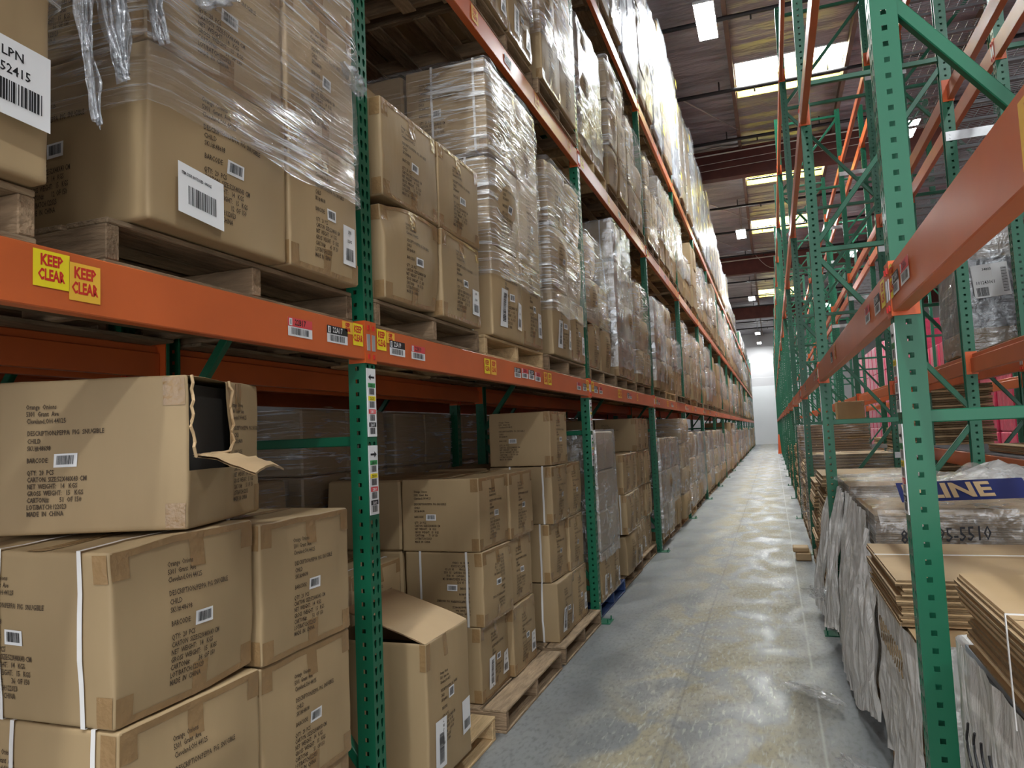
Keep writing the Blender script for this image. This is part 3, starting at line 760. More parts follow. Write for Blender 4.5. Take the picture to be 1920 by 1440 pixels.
    if strap:
        for xs_ in strap:
            mb = MB(); h = .007; o = .0045
            pts = [(0-o, z) for z in [H*k/8 for k in range(9)]]+[(y, H+o) for y in [W*k/8 for k in range(1, 8)]]+[(W+o, H-H*k/8) for k in range(9)]+[(W-W*k/8, -.0002) for k in range(1, 8)]
            rg = []
            for (y, z) in pts:
                for dx in (-h, h):
                    q = sh.d((-xs_+dx, min(max(y, 0), W), min(max(z, 0), H))); oy = -o if y <= 0 else (o if y >= W else 0); oz = o if z >= H else 0
                    rg.append((q[0], q[1]+oy, q[2]+oz))
            n = len(pts); mb.add(rg, [(2*i, 2*i+1, (2*i+3) % (2*n), (2*i+2) % (2*n)) for i in range(n)])
            mb.obj('strap', M['strap'], e)
    return e
CW, CDp, CHt = .49, .50, .42
V_ = []
for s in range(5):
    V_.append(carton(Shape(CW, CDp, CHt, s, bul=.006+.003*s, lean=(.0, .006, -.005, .004, 0)[s], crush=(0, 0, .03, 0, .05)[s]), num=('51', '71', '36', '12', '98')[s], strap=(None, None, (.09, .36), None, (.09,))[s], tape=1 if s != 3 else 0, seam=True))
V_.append(carton(Shape(CW, CDp, CHt, 7, bul=.012), num='64', strap=(.07, .33)))                     # 5 two straps
V_.append(carton(Shape(CW, CDp, CHt, 8, bul=.010), num='18', strap=(.10, .40), flip=True))         # 6 upside down
V_.append(carton(Shape(CW, CDp, CHt, 9, bul=.012), num='27', labels=3))                            # 7 two labels
V_.append(carton(Shape(CW, CDp, CHt, 10, bul=.030, crush=.04), num='44', tape=0, strap=(.12,)))      # 8 bulging
V_.append(carton(Shape(CW, CDp, CHt, 11, bul=.028), num='45', tape=0, labels=3, strap=(.12,)))       # 9 bulging + labels
V_.append(carton(Shape(CW, CDp, CHt, 12, bul=.010), num='45', tape=1, labels=2))                     # 10
NV = len(V_)
DESC = {0: 'brown printed carton', 1: 'brown printed carton', 2: 'strapped printed carton', 3: 'untaped printed carton', 4: 'dented strapped carton', 5: 'twin-strapped carton', 6: 'upside-down strapped carton',
        7: 'brown carton with white labels', 8: 'bulging brown carton', 9: 'bulging carton with labels', 10: 'taped carton with label'}
ROWN = ['bottom row', 'second row', 'third row', 'fourth row', 'fifth row', 'sixth row']
LEVN = ['floor', 'lower beams', 'middle beams', 'top beams']
BAYN = {-1: 'nearest bay', 0: 'second bay', 1: 'third bay', 2: 'fourth bay', 3: 'fifth bay', 4: 'sixth bay', 5: 'seventh bay', 6: 'eighth bay'}
SLOTN = ['near', 'centre', 'far']
count = [0]
stuff = MB()
def put(vi, x, y, z, W, D, H, label, rz=0.0):
    count[0] += 1
    return use(V_[vi], (x, y, z), rz, label, None, (D/CDp, W/CW, H/CHt))
def sbox(mb, x0, x1, y0, y1, z0, z1, mi=0, r=.012, b=.008):
    """far carton: box with cut vertical corners and a little belly"""
    zs = (z0, z0+r, (z0+z1)/2, z1-r, z1); vs_ = []; b = b if b < .01 else b*.8
    for i, z in enumerate(zs):
        k = (r, 0, -b, 0, r)[i]
        ring = [(x0+k, y0+k+r), (x0+k+r, y0+k), (x1-k-r, y0+k), (x1-k, y0+k+r), (x1-k, y1-k-r), (x1-k-r, y1-k), (x0+k+r, y1-k), (x0+k, y1-k-r)]
        vs_ += [(a, c, z) for a, c in ring]
    fs = [tuple(range(8))[::-1], tuple(range(32, 40))]
    for i in range(4):
        for j in range(8): fs.append((i*8+j, i*8+(j+1) % 8, i*8+8+(j+1) % 8, i*8+8+j))
    mb.add(vs_, fs, mi)

# ---------------------------------------------------------------- stretch film around a load (unit-size masters)
def wrap_mesh(name, W, D, H, seed, m, amp=.012, waist=3, open_top=True, taper=0.0):
    r = random.Random(seed); o = Vector((seed*5.1, 0, 0)); nu, nv = 72, 40
    def fn(a, b_):
        per = 2*(W+D); s = a*per; rr = .035
        if s < W: p = Vector((0, s)); nn = Vector((1, 0))
        elif s < W+D: p = Vector((-(s-W), W)); nn = Vector((0, 1))
        elif s < 2*W+D: p = Vector((-D, W-(s-W-D))); nn = Vector((-1, 0))
        else: p = Vector((-D+(s-2*W-D), 0)); nn = Vector((0, -1))
        q = Vector((min(max(p.x, -D+rr), -rr), min(max(p.y, rr), W-rr))); dd = p-q
        if dd.length > 1e-5: p = q+dd.normalized()*rr; nn = dd.normalized()
        z = b_*H
        n1 = noise.noise(Vector((s*2.2, z*9-s*2.5, 0))+o); n2 = noise.noise(Vector((s*7, z*5, 3))+o)
        wv = .5-.5*math.cos(b_*waist*2*math.pi)
        off = .012+amp*(n1*.8+n2*.35+.4*wv)
        p = p+nn*off
        ze = z
        if b_ > .97: ze += .02*noise.noise(Vector((s*5, 0, 2))+o)
        if b_ < .03: ze += .03*noise.noise(Vector((s*4, 7, 2))+o)
        return (p.x, p.y, ze)
    mb = MB(); mb.grid(fn, nu, nv)
    return mb.mesh(name, m, smooth=True, fix=True)
WR = []
for s, (m, amp) in enumerate(((M['film'], .013), (M['film'], .018), (M['film'], .010), (M['filmw'], .020), (M['filmw'], .014))):
    WR.append(wrap_mesh('stretch_wrap', 1.0, 1.0, 1.0, s, m, amp, 3 if s < 3 else 2))
def wrap(i, x, y, z, W, D, H, label, group=None):
    o = link('stretch_wrap', WR[i], None, (x, y, z)); o.scale = (D, W, H)
    return tag(o, label, 'stretch wrap', group)

# ---------------------------------------------------------------- loads of the left rack
def stand_pallet(b, k, s, y, near, kind=None, px=None):
    z = top(k); x = -1.49 if k else -1.53
    x += random.uniform(-.03, .02)
    if px: x = px
    side = '%s pallet' % SLOTN[s]
    if not near:
        return use(FARP, (x, y, z), 0, 'distant pallet on the %s of the left rack' % LEVN[k], 'distant pallets on the %s of the left rack' % LEVN[k]), x
    mst = {None: random.choice(PALS), 'new': NEWP, 'blue': BLUEP}[kind]
    lb = {'new': 'pale new wooden', 'blue': 'blue painted wooden', None: 'worn wooden'}[kind]
    return use(mst, (x, y, z), 0, '%s pallet, %s slot, %s of left rack, %s' % (lb, SLOTN[s], LEVN[k], BAYN[b])), x
def load(b, k, s, y, cols, hs, x=-1.46, D=.5, film=None, var=None, indiv=True, rear=True, kind=None, nearp=True, rearrows=None, px=None):
    """cols: [(y, w)], hs: list of row heights per column or a common list"""
    stand_pallet(b, k, s, y, nearp, kind, px); z0 = top(k)+PH+.002; zt = z0
    rr = random.Random(b*100+k*10+s)
    for ci, (cy, cw) in enumerate(cols):
        z = z0; rows = hs[ci] if isinstance(hs[0], (list, tuple)) else hs
        for ri, h in enumerate(rows):
            loose = film is None and indiv and b >= 0; jx = rr.uniform(-.03, .02) if loose else rr.uniform(-.012, .012); rzz = rr.uniform(-.022, .022) if loose else 0
            if indiv:
                vi = var[ci][ri] if var and var[ci] and ri < len(var[ci]) else rr.choice((0, 1, 2, 3, 4, 5, 10) if film is None else (0, 1, 3, 4, 8, 8, 9))
                put(vi, x+jx, cy+.003, z, cw-.006, D, h-.003, '%s, %s %s column, %s pallet, left %s, %s' % (DESC[vi], ROWN[ri].replace(' row', ''), ('near', 'far', 'last')[ci], SLOTN[s], LEVN[k], BAYN[b]), rzz)
            elif film is None: sbox(stuff, x-D+jx, x+jx, cy+.003, cy+cw-.003, z, z+h-.004)
            else: sbox(stuff, x-D+jx, x+jx-.012, cy+.022, cy+cw-.022, z, z+h-.004, 0, .028, .024)
            z += h
        zt = max(zt, z)
        if rear:
            zz = z0
            for h in (rearrows or rows): sbox(stuff, x-2*D-.02, x-D-.015, cy+.003, cy+cw-.003, zz, zz+h-.004); zz += h
    if film is not None:
        c0 = cols[0][0]; c1 = cols[-1][0]+cols[-1][1]
        fi, f0, f1 = film
        wrap(fi, x+.012, c0-.01, z0+f0, c1-c0+.02, 2*D+.04, (zt-z0)*f1-f0, ('stretch wrap around the %s pallet load, left %s, %s' % (SLOTN[s], LEVN[k], BAYN[b])) if nearp else 'distant stretch wrap on a left rack load', None if nearp else 'distant stretch wraps on the left rack')
B = lambda b: YL+b*P
# nearest bay, floor
load(-1, 0, 2, 1.22, [(1.30, .49), (1.80, .48)], [[.425]*3, [.42]*3], x=-1.455, var=[[4, 5, 2], [2, 0, 0]])
# nearest bay, lower beams
load(-1, 1, 1, .02, [(.08, .52), (.61, .53)], [.49, .48, .47], x=-1.45, film=(0, .40, 1.0), var=[[0, 0, 0], [3, 0, 0]])
load(-1, 1, 2, 1.335, [(1.40, .565), (1.972, .42)], [[.475, .45, .42], [.475, .50, .45]], x=-1.45, film=(1, .30, 1.0), var=[[3, 0, 0], [10, 0, 1]])
# second bay, floor
stand_pallet(0, 0, 0, 2.62, True, 'new', -1.50)
load(0, 0, 1, 3.83, [(3.87, .47), (4.345, .46)], [.42]*3, x=-1.60, D=.49, px=-1.47, var=[[7, 6, 1], [10, 1, 0]])
load(0, 0, 2, 5.04, [(5.12, .44), (5.565, .44)], [.42]*3, x=-1.55, D=.48, px=-1.47, var=[[9, 5, 5], [10, 0, 2]])
put(1, -1.545, 5.15, PH+.002+1.262, .45, .48, .40, 'brown printed carton set alone on top of the far floor stack, second bay')
# rear row of the floor stacks seen between them
for i, (yy, zz) in enumerate(((3.87, 0), (3.87, 1), (3.87, 2))):
    pass
# second bay, lower beams
load(0, 1, 0, 2.60, [(2.62, .525), (3.155, .50)], [.435, .43], x=-1.46, var=[[4, 0], [10, 1]], rearrows=[.435, .43, .5])
load(0, 1, 1, 3.83, [(3.885, .54), (4.43, .42)], [.545, .55, .56], x=-1.475, D=.52, film=(1, .35, 1.0), var=[[9, 8, 5], [10, 3, 1]], kind='new')
load(0, 1, 2, 5.04, [(5.10, .52), (5.63, .46)], [.50, .50, .49], x=-1.47, film=(0, .32, 1.0), var=[[9, 8, 2], [10, 8, 8]])
# second bay, middle beams
load(0, 2, 0, 2.62, [(2.66, .5), (3.17, .5)], [.44, .44, .44], film=(1, .2, 1))
load(0, 2, 1, 3.82, [(3.86, .5), (4.37, .5)], [.46, .46, .46, .42], film=(0, .3, 1), var=[[7, 2, 2, 2], [7, 2, 2, 2]])
load(0, 2, 2, 5.02, [(5.06, .5), (5.57, .5)], [.46, .46, .46, .42], film=(1, .35, 1))
load(-1, 2, 2, 1.3, [(1.33, .5), (1.84, .5)], [.44, .44], film=None, indiv=False)
# third bay, floor: wrapped pillar on a blue pallet, then loose stacks
stand_pallet(1, 0, 0, 6.34, True, 'blue')
for c in range(2):
    put((7, 10)[c], -1.50, 6.38+c*.40, PH+.002, .39, .50, .42, 'brown carton low under the white wrapped pillar on blue pallet, %s one' % ('near', 'far')[c])
for r in range(3):
    for c in range(2): sbox(stuff, -2.0, -1.50, 6.39+c*.38, 6.76+c*.38, PH+.43+r*.36, PH+.43+r*.36+.352)
wrap(3, -1.485, 6.36, PH+.36, .82, .55, 1.16, 'whitish wrapped pillar of cartons standing on the blue floor pallet')
load(1, 0, 1, 7.50, [(7.60, .50), (8.12, .44)], [.42, .41, .42], x=-1.50, var=[[8, 5, 1], [10, 0, 0]])
load(1, 0, 2, 8.72, [(8.78, .48), (9.28, .44)], [.42, .41, .42, .40], x=-1.56, var=[[10, 5, 5, 0], [0, 0, 2, 1]])
rg = random.Random(31)
for b in range(1, NB):
    near = b <= 3
    for k in (0, 1, 2):
        for s in range(3):
            if b == 1 and k == 0: continue
            y = B(b)+.12+s*1.21+rg.uniform(-.02, .03)
            h = rg.choice((.42, .44, .46, .48)); nmax = int((rg.choice((1.3, 1.6, 1.74)) if k else 1.70)/h); n1 = nmax; n2 = n1-(rg.random() < .35)
            if b > 7 and k == 0: n1 = n2 = 3
            wdt = rg.choice((.50, .52, .54))
            fl = rg.random() < (.82 if k else .75)
            load(b, k, s, y, [(y+.03, wdt), (y+.04+wdt, wdt-.03)], [[h]*n1, [h]*n2], x=-1.47+rg.uniform(-.05, .02), film=((rg.choice((0, 1, 2, 4, 3) if k else (0, 1, 4, 2, 0)), rg.choice((.1, .3, .4)), 1) if fl else None), indiv=(near and b <= (3 if k == 1 else 2)), nearp=b <= 3, kind='new' if rg.random() < .25 and near else None)
print('cartons individually', count[0])
# third column: yellow-labelled white loads on the top beams
def top_load(b, s, y, H, wht):
    z0 = top(3); near = b <= 4; rr = random.Random(b*7+s)
    use(FARP, (-1.49, y, z0), 0, 'pallet on the top beams of the left rack, %s, %s slot' % (BAYN.get(b, ''), SLOTN[s]) if near else 'distant pallet on the top beams of the left rack', None if near else 'distant pallets on the top beams of the left rack')
    lb = ('tall %s wrapped load on the top beams, %s, %s slot' % ('white' if wht else 'brown', BAYN[b], SLOTN[s])) if near else 'distant %s wrapped load on the top beams' % ('white' if wht else 'brown')
    e = empty('wrapped_load', (-1.46, y+.04, z0+PH+.002), 0, lb, 'wrapped load', None if near else 'distant %s wrapped loads on the top beams' % ('white' if wht else 'brown'))
    n = max(2, int(H/.40)); h = H/n; mb = MB()
    for r in range(n):
        for c in range(2):
            j = rr.uniform(-.015, .01); sbox(mb, -.98, j, c*.53, c*.53+.52, r*h, r*h+h-.006)
    mb.obj('carton_stack', M['whitebox'] if wht else M['card'], e)
    if wht or rr.random() < .4:
        mb = MB()
        for r in range(n):
            if rr.random() < .45: c = rr.choice((0, 1)); a = c*.53+.16; rect(mb, a, a+.2, r*h+h*.5, r*h+h*.5+.15, lambda u, v: (.062, u, v))
            if rr.random() < .5: a = -.35; mb.add([(a, -.022, r*h+.18), (a+.2, -.022, r*h+.18), (a+.2, -.022, r*h+.33), (a, -.022, r*h+.33)], [(0, 1, 2, 3)])
        if mb.v: mb.obj('yellow_label', M['yel'], e)
    f = link('film', WR[3 if wht else 4]); child(e, f); f.location = (.012, -.01, .03); f.scale = (1.02, 1.08, H-.02)
for b in range(-1, 14):
    for s in range(3):
        if b > 6 and random.random() < .35: continue
        H = (2.0+.5*random.random()) if b < 6 else (1.2+.6*random.random() if b < 8 else .75)
        if b == 5 and s == 2: H = 1.9
        top_load(b, s, B(b)+.12+s*1.21, H, (b < 6 and random.random() < .75))
# loads in the rack behind the left rack (dark, glimpsed through)
def rearload(b, k, s, H, fl):
    y = B(b)+.14+s*1.2; z0 = (top(k) if k else 0); x = -2.78
    use(FARP, (x, y, z0), 0, 'shadowed pallet in the rack behind the left rack', 'shadowed pallets behind the left rack')
    n = int(H/.43)
    for r in range(n):
        for c in range(2): sbox(stuff, x-1.0, x, y+.03+c*.52, y+.54+c*.52, z0+PH+.003+r*.43, z0+PH+.003+r*.43+.425)
    if fl: wrap(2, x+.012, y+.02, z0+PH+.1, 1.06, 1.04, n*.43-.1, 'shadowed stretch wrap on a load behind the left rack', 'shadowed wraps behind the left rack')
for b in range(-1, 6):
    for s in range(3):
        rearload(b, 0, s, (1.80 if (b+s) % 3 else 1.4), b < 3)
        rearload(b, 1, s, 1.35 if (b+s) % 2 else 1.75, False)
        rearload(b, 2, s, 1.35, False)
tag(stuff.obj('stacked_cartons', M['card']), 'brown cartons stacked far along the left rack and in its rear rows', 'cartons', None, 'stuff')

# ---------------------------------------------------------------- torn carton on top of the nearest floor stack
sh = Shape(.48, .52, .41, 21, bul=.006)
e = empty('torn_carton', (-1.46, 1.535, PH+.002+1.277), .30, 'torn brown printed carton with ripped open corner on the nearest floor stack', 'carton')
def skipA(face, j, k): return face == 'F' and 1 <= j <= 5 and k >= 5
child(e, link('body', carton_body(sh, skip=skipA)))
mb = MB(); mb.box(-.50, -.03, .02, .46, .02, .39); o = mb.obj('shade_lining', M['hole'], e)  # black block painted as the shade behind the torn hole
mb = MB(); print_block(mb, sh.N, .52, .41, False, '51'); print_block(mb, lambda u, v, o=.002: sh.F(u, v, o), .48, .41, False, '51', .27); mb.obj('printed_text', M['ink'], e)
mb = MB(); g = sh.N; va = .41-.245*.95
rect(mb, .163, .227, va, va+.036, lambda a, b_: g(a, b_, .0024), 0); barcode(mb, .171, .219, va+.007, va+.031, lambda a, b_: g(a, b_, .003), 4, 1); mb.obj('barcode_label', [M['white'], M['black']], e)
mb = MB(); patch(mb, sh.N, .455, .515, .33, .405); patch(mb, sh.N, .46, .515, .005, .07); patch(mb, sh.F, .30, .34, .32, .405); patch(mb, sh.F, .44, .475, .005, .09); mb.obj('packing_tape', M['tape'], e, smooth=True)
rr = random.Random(3)
mb = MB()
def flap(a, b_):
    j = .012*noise.noise(Vector((a*9, b_*9, 4)))
    return (.004+b_*.17, .02+a*.21+j, .195-.055*b_**1.4+.02*math.sin(a*3)*b_+j)
mb.grid(flap, 8, 8); mb.grid(lambda a, b_: (lambda p: (p[0], p[1], p[2]-.006))(flap(1-a, b_)), 8, 8, 1)
for i in range(8):
    a = i/8; p = flap(a, 1); q = flap(a+.125, 1); mb.add([p, q, (q[0], q[1], q[2]-.006), (p[0], p[1], p[2]-.006)], [(0, 1, 2, 3)], 1)
tag(mb.obj('torn_flap', [M['kraft'], M['card']], e, smooth=True), 'torn flap sticking out of the carton')
mb = MB()     # ragged rim round the hole
pts = []
for t in range(30):
    a = t/29
    if a < .4: u, v = .012, .41-(a/.4)*.21
    elif a < .6: u, v = .012+(a-.4)/.2*.23, .195
    else: u, v = .255, .20+(a-.6)/.4*.21
    pts.append((.004+.010*rr.random(), u+.008*rr.uniform(-1, 1), v+.006*rr.uniform(-1, 1)))
mb.tube(pts, .0045, 5); mb.obj('ragged_rim', M['kraft'], e)

# ---------------------------------------------------------------- open carton with a raised lid flap, second bay floor
e = empty('open_carton', (-1.455, 2.865, PH+.002), .0, 'tall open brown carton with raised lid flap on the near floor pallet', 'carton')
sh = Shape(.45, .50, .615, 22, bul=.010)
child(e, link('body', carton_body(sh, skip=lambda f_, i, j: f_ == 'T' and 1 <= i and 1 <= j < 11)))
mb = MB(); mb.box(-.48, -.02, .02, .43, .03, .50); mb.obj('shade_filler', M['hole'], e)  # no goods: a black block in place of the shade inside
mb = MB()
def lid(a, b_): return (-.003-b_*.40, .0+a*.45, .615+.13*b_**.9+.012*math.sin(a*3)*b_)
mb.grid(lid, 6, 6); mb.grid(lambda a, b_: (lambda p: (p[0], p[1], p[2]-.005))(lid(1-a, b_)), 6, 6); mb.obj('lid_flap', M['kraft'], e, smooth=True)
mb = MB()
for s_, dy in TXT: add_text(mb, (s_ % '33' if '%s' in s_ else s_), .0175, .12, .53-dy, lambda a, b_: sh.F(a, b_, .002), .6)
mb.obj('printed_text', M['ink'], e)
mb = MB(); rect(mb, .19, .245, .33, .375, lambda a, b_: sh.F(a, b_, .0026), 0); barcode(mb, .197, .238, .337, .37, lambda a, b_: sh.F(a, b_, .0032), 4, 1); mb.obj('barcode_label', [M['white'], M['black']], e)
mb = MB(); patch(mb, sh.F, .0, .035, .50, .612); patch(mb, sh.N, .47, .498, .50, .612); patch(mb, sh.F, .17, .21, .52, .612); mb.obj('packing_tape', M['tape'], e, smooth=True)
mb = MB(); rect(mb, .055, .155, .06, .27, lambda a, b_: sh.F(a, b_, .004), 0); rect(mb, .34, .44, .11, .26, lambda a, b_: sh.F(a, b_, .004), 0)
z = .085; r2 = random.Random(8)
while z < .21:
    h_ = r2.choice((.0012, .0025, .004)); rect(mb, .085, .125, z, z+h_, lambda a, b_: sh.F(a, b_, .0048), 1); z += h_+r2.choice((.0015, .0025))
barcode(mb, .355, .425, .13, .17, lambda a, b_: sh.F(a, b_, .0048), 3, 1)
mb.obj('shipping_label', [M['white'], M['black']], e)
for i, (yy, zz) in enumerate(((2.66, 0), (2.66, 1), (3.16, 0), (3.16, 1))):
    put((0, 5, 0, 2)[i], -1.985, yy, PH+.002+zz*.425, .48, .50, .42, 'shadowed carton behind the open carton, %s %s' % (('lower', 'upper')[zz], ('near', 'near', 'far', 'far')[i]))
# two big LPN / item labels on the wrapped cartons of the nearest bay
mb = MB(); c, s_ = math.cos(.04), math.sin(.04)
g = lambda a, b_, o=0: (-1.424+o, .925+a*c, 2.31+b_*c-a*s_)
rect(mb, 0, .19, 0, .165, g, 0); add_text(mb, 'LPN', .028, .105, .125, lambda a, b_: g(a, b_, .001), 1, 1, .5); add_text(mb, '352415', .028, .105, .09, lambda a, b_: g(a, b_, .001), .95, 1, .5); barcode(mb, .03, .17, .03, .075, lambda a, b_: g(a, b_, .001), 12, 1)
tag(mb.obj('shipping_label', [M['white'], M['black']]), 'large white license number label stuck on the nearest wrapped carton', 'label')
mb = MB(); g = lambda a, b_, o=0: (-1.420+o, 1.47+a*.99, 2.235+b_+.02*a-.10*a)
rect(mb, 0, .17, 0, .135, g, 0); add_text(mb, 'ITEM CODE: NOTCODED - WHOLE', .011, .012, .105, lambda a, b_: g(a, b_, .001), .62, 1); barcode(mb, .035, .14, .03, .08, lambda a, b_: g(a, b_, .001), 13, 1)
tag(mb.obj('shipping_label', [M['white'], M['black']]), 'white barcode sheet stuck low on the big wrapped carton', 'label')
# loose bunched film at the top of the nearest wrapped load
def bunch(pts, r, label, seed, m=None):
    mb = MB(); o = Vector((seed, 0, 0)); pts = [Vector(p) for p in pts]; n = 14; b0_ = len(mb.v)
    fine = []
    for i in range(len(pts)-1):
        for k in range(6): fine.append(pts[i].lerp(pts[i+1], k/6))
    fine.append(pts[-1]); L_ = len(fine)
    for i, p in enumerate(fine):
        d = (fine[min(i+1, L_-1)]-fine[max(i-1, 0)]).normalized(); a = d.cross(Vector((.3, .2, 1))).normalized(); b_ = d.cross(a); w_ = r*(.35+1.0*math.sin(math.pi*min(1, (i+.5)/L_))**.8)
        for t in range(n):
            th = t*2*math.pi/n; k = w_*(1+.7*noise.noise(Vector((math.cos(th)*1.5, math.sin(th)*1.5, i*.5))+o)); mb.v.append(tuple(p+a*math.cos(th)*k+b_*math.sin(th)*k*.45))
    for i in range(L_-1):
        for t in range(n): mb.f.append((i*n+t, i*n+(t+1) % n, (i+1)*n+(t+1) % n, (i+1)*n+t)); mb.m.append(0)
    return tag(mb.obj('film_bunch', m or M['filmw'], smooth=True), label, 'loose film')

# loose bunched film
def bunch(pts, r, label, seed, m=None):
    mb = MB(); o = Vector((seed, 0, 0)); pts = [Vector(p) for p in pts]; n = 18
    fine = []
    for i in range(len(pts)-1):
        for k in range(8): fine.append(pts[i].lerp(pts[i+1], k/8))
    fine.append(pts[-1]); L_ = len(fine)
    for i, p in enumerate(fine):
        d = (fine[min(i+1, L_-1)]-fine[max(i-1, 0)]).normalized(); a = d.cross(Vector((.3, .2, 1))).normalized(); b_ = d.cross(a); w_ = r*(.25+1.0*math.sin(math.pi*min(1, (i+.5)/L_))**.8)
        for t in range(n):
            th = t*2*math.pi/n; k = w_*(1+1.3*noise.noise(Vector((math.cos(th)*2.5, math.sin(th)*2.5, i*.35))+o)); mb.v.append(tuple(p+a*math.cos(th)*k+b_*math.sin(th)*k*.4))
    for i in range(L_-1):
        for t in range(n): mb.f.append((i*n+t, i*n+(t+1) % n, (i+1)*n+(t+1) % n, (i+1)*n+t)); mb.m.append(0)
    return tag(mb.obj('film_bunch', m or M['filmw'], smooth=True), label, 'loose film')
def drape(pts_top, pts_bot, label, seed, m='milk', amp=.05):
    mb = MB(); o = Vector((seed*2.1, 0, 0)); A = [Vector(p) for p in pts_top]; Bq = [Vector(p) for p in pts_bot]
    def at(L_, t): t *= len(L_)-1; i = min(int(t), len(L_)-2); return L_[i].lerp(L_[i+1], t-i)
    def fn(a, b_):
        p = at(A, a).lerp(at(Bq, a), b_); k = amp*(.3+b_*(1-b_)*2.0)
        return p+Vector((k*noise.noise(Vector((a*9, b_*2, 0))+o)+.45*amp*noise.noise(Vector((a*30+b_*4, b_*3, 7))+o)-.02*math.sin(b_*3.14), k*.5*noise.noise(Vector((a*5, b_*7, 3))+o), .03*noise.noise(Vector((a*8, 0, 3))+o)))
    mb.grid(fn, 90, 50); return tag(mb.obj('hanging_film', M[m], smooth=True), label, 'loose film')
q = -1.395
drape([(q, 1.155, 3.10), (q, 1.25, 3.12), (q, 1.36, 3.10)], [(q, 1.27, 2.50), (q, 1.28, 2.495), (q, 1.29, 2.50)], 'big crumpled film tail hanging between the nearest wrapped loads', 31, 'filmw', .06)
drape([(q, 1.15, 2.86), (q, 1.17, 2.88), (q, 1.20, 2.80)], [(q, 1.20, 2.36), (q, 1.21, 2.355), (q, 1.215, 2.36)], 'thin film tail beside the nearest white license label', 32, 'filmw', .03)
drape([(q, 1.30, 3.08), (q, 1.36, 3.06), (q, 1.42, 3.0)], [(q-.02, 1.40, 2.66), (q-.02, 1.415, 2.66), (q-.02, 1.43, 2.68)], 'twisted film strip falling on the corner of the big wrapped carton', 33, 'filmw', .04)
bunch([(q, 1.66, 3.02), (q, 1.60, 2.90), (q, 1.54, 2.82)], .030, 'knotted film clump above the big wrapped carton', 4)
bunch([(-1.42, 2.28, 3.03), (-1.41, 2.35, 2.98), (-1.41, 2.385, 2.94)], .03, 'film clump at the top corner beside the nearest green upright', 5)
# goods on the right
def sheets(name, W, D, H, seed, t=.011, jit=.012, parent=None, skew=(0, 0), mats=None):
    """bundle of flattened cartons: local x 0..D (away from aisle), y 0..W, z 0..H"""
    r = random.Random(seed); mb = MB(); n = int(H/t); ox = oy = 0
    for i in range(n):
        if i % 5 == 0: ox = r.uniform(-jit, jit); oy = r.uniform(-jit, jit)
        x = ox+r.uniform(-jit, jit)*.4+skew[0]*i/n; y = oy+r.uniform(-jit, jit)*.4+skew[1]*i/n; z = i*t
        vs_ = [(x, y, z), (x+D, y, z), (x+D, y+W, z), (x, y+W, z), (x, y, z+t*.8), (x+D, y, z+t*.8), (x+D, y+W, z+t*.8), (x, y+W, z+t*.8)]
        mb.add(vs_, [(4, 5, 6, 7)], 0 if i == n-1 else 1); mb.add(vs_, [(0, 3, 2, 1)], 1)
        mb.add(vs_, [(0, 1, 5, 4), (1, 2, 6, 5), (2, 3, 7, 6), (3, 0, 4, 7)], 2 if (i % 3) else 1)
    return mb.obj(name, mats or [M['kraft'], M['kraft'], M['kraftedge']], parent)
def shroud(name, W, D, H, seed, m, parent, off=.018, amp=.02, top_=True, zb=0.0):
    """loose bag over a stack, with folds"""
    o = Vector((seed*4.3, 0, 0)); nu, nv = 180, 40
    def fn(a, b_):
        per = 2*(W+D); s = a*per; rr = .03
        if s < W: p = Vector((0, s)); nn = Vector((-1, 0))
        elif s < W+D: p = Vector((s-W, W)); nn = Vector((0, 1))
        elif s < 2*W+D: p = Vector((D, W-(s-W-D))); nn = Vector((1, 0))
        else: p = Vector((D-(s-2*W-D), 0)); nn = Vector((0, -1))
        q = Vector((min(max(p.x, rr), D-rr), min(max(p.y, rr), W-rr))); dd = p-q
        if dd.length > 1e-5: nn = dd.normalized(); p = q+nn*rr
        z = zb+(H-zb)*b_; k = off+amp*(.5*noise.noise(Vector((s*32+z*6, z*2, 9))+o)+noise.noise(Vector((s*6, z*2.0+s*3, 0))+o)*.8+.5*noise.noise(Vector((s*16, z*6, 4))+o)+.35)*(1.25-.9*b_)
        p = p+nn*k; return (p.x, p.y, z+(.018 if b_ > .99 else 0))
    mb = MB(); mb.grid(fn, nu, nv)
    if top_: mb.grid(lambda a, b_: (D*a, W*b_, H+.014+.022*abs(noise.noise(Vector((a*5, b_*5, 2))+o))+.012*noise.noise(Vector((a*14, b_*9, 2))+o)), 26, 26)
    return tag(mb.obj(name, m, parent, smooth=True))
def rpallet(x, y, label, W=1.0, z=0): return use(random.choice(PALS), (x+PD, y, z), 0, label, None, (1, W/PL, 1))
def squiggle(mb, y0, y1, z0, z1, x, n=9, r=.004, seed=1):
    rr = random.Random(seed)
    for i in range(n):
        y = y0+(y1-y0)*(i+.5)/n; pts = []
        for k in range(9):
            t = k/8; pts.append((x+.0, y+.018*math.sin(t*7+i)+.012*t, z0+(z1-z0)*t))
        mb.tube(pts, r, 5)
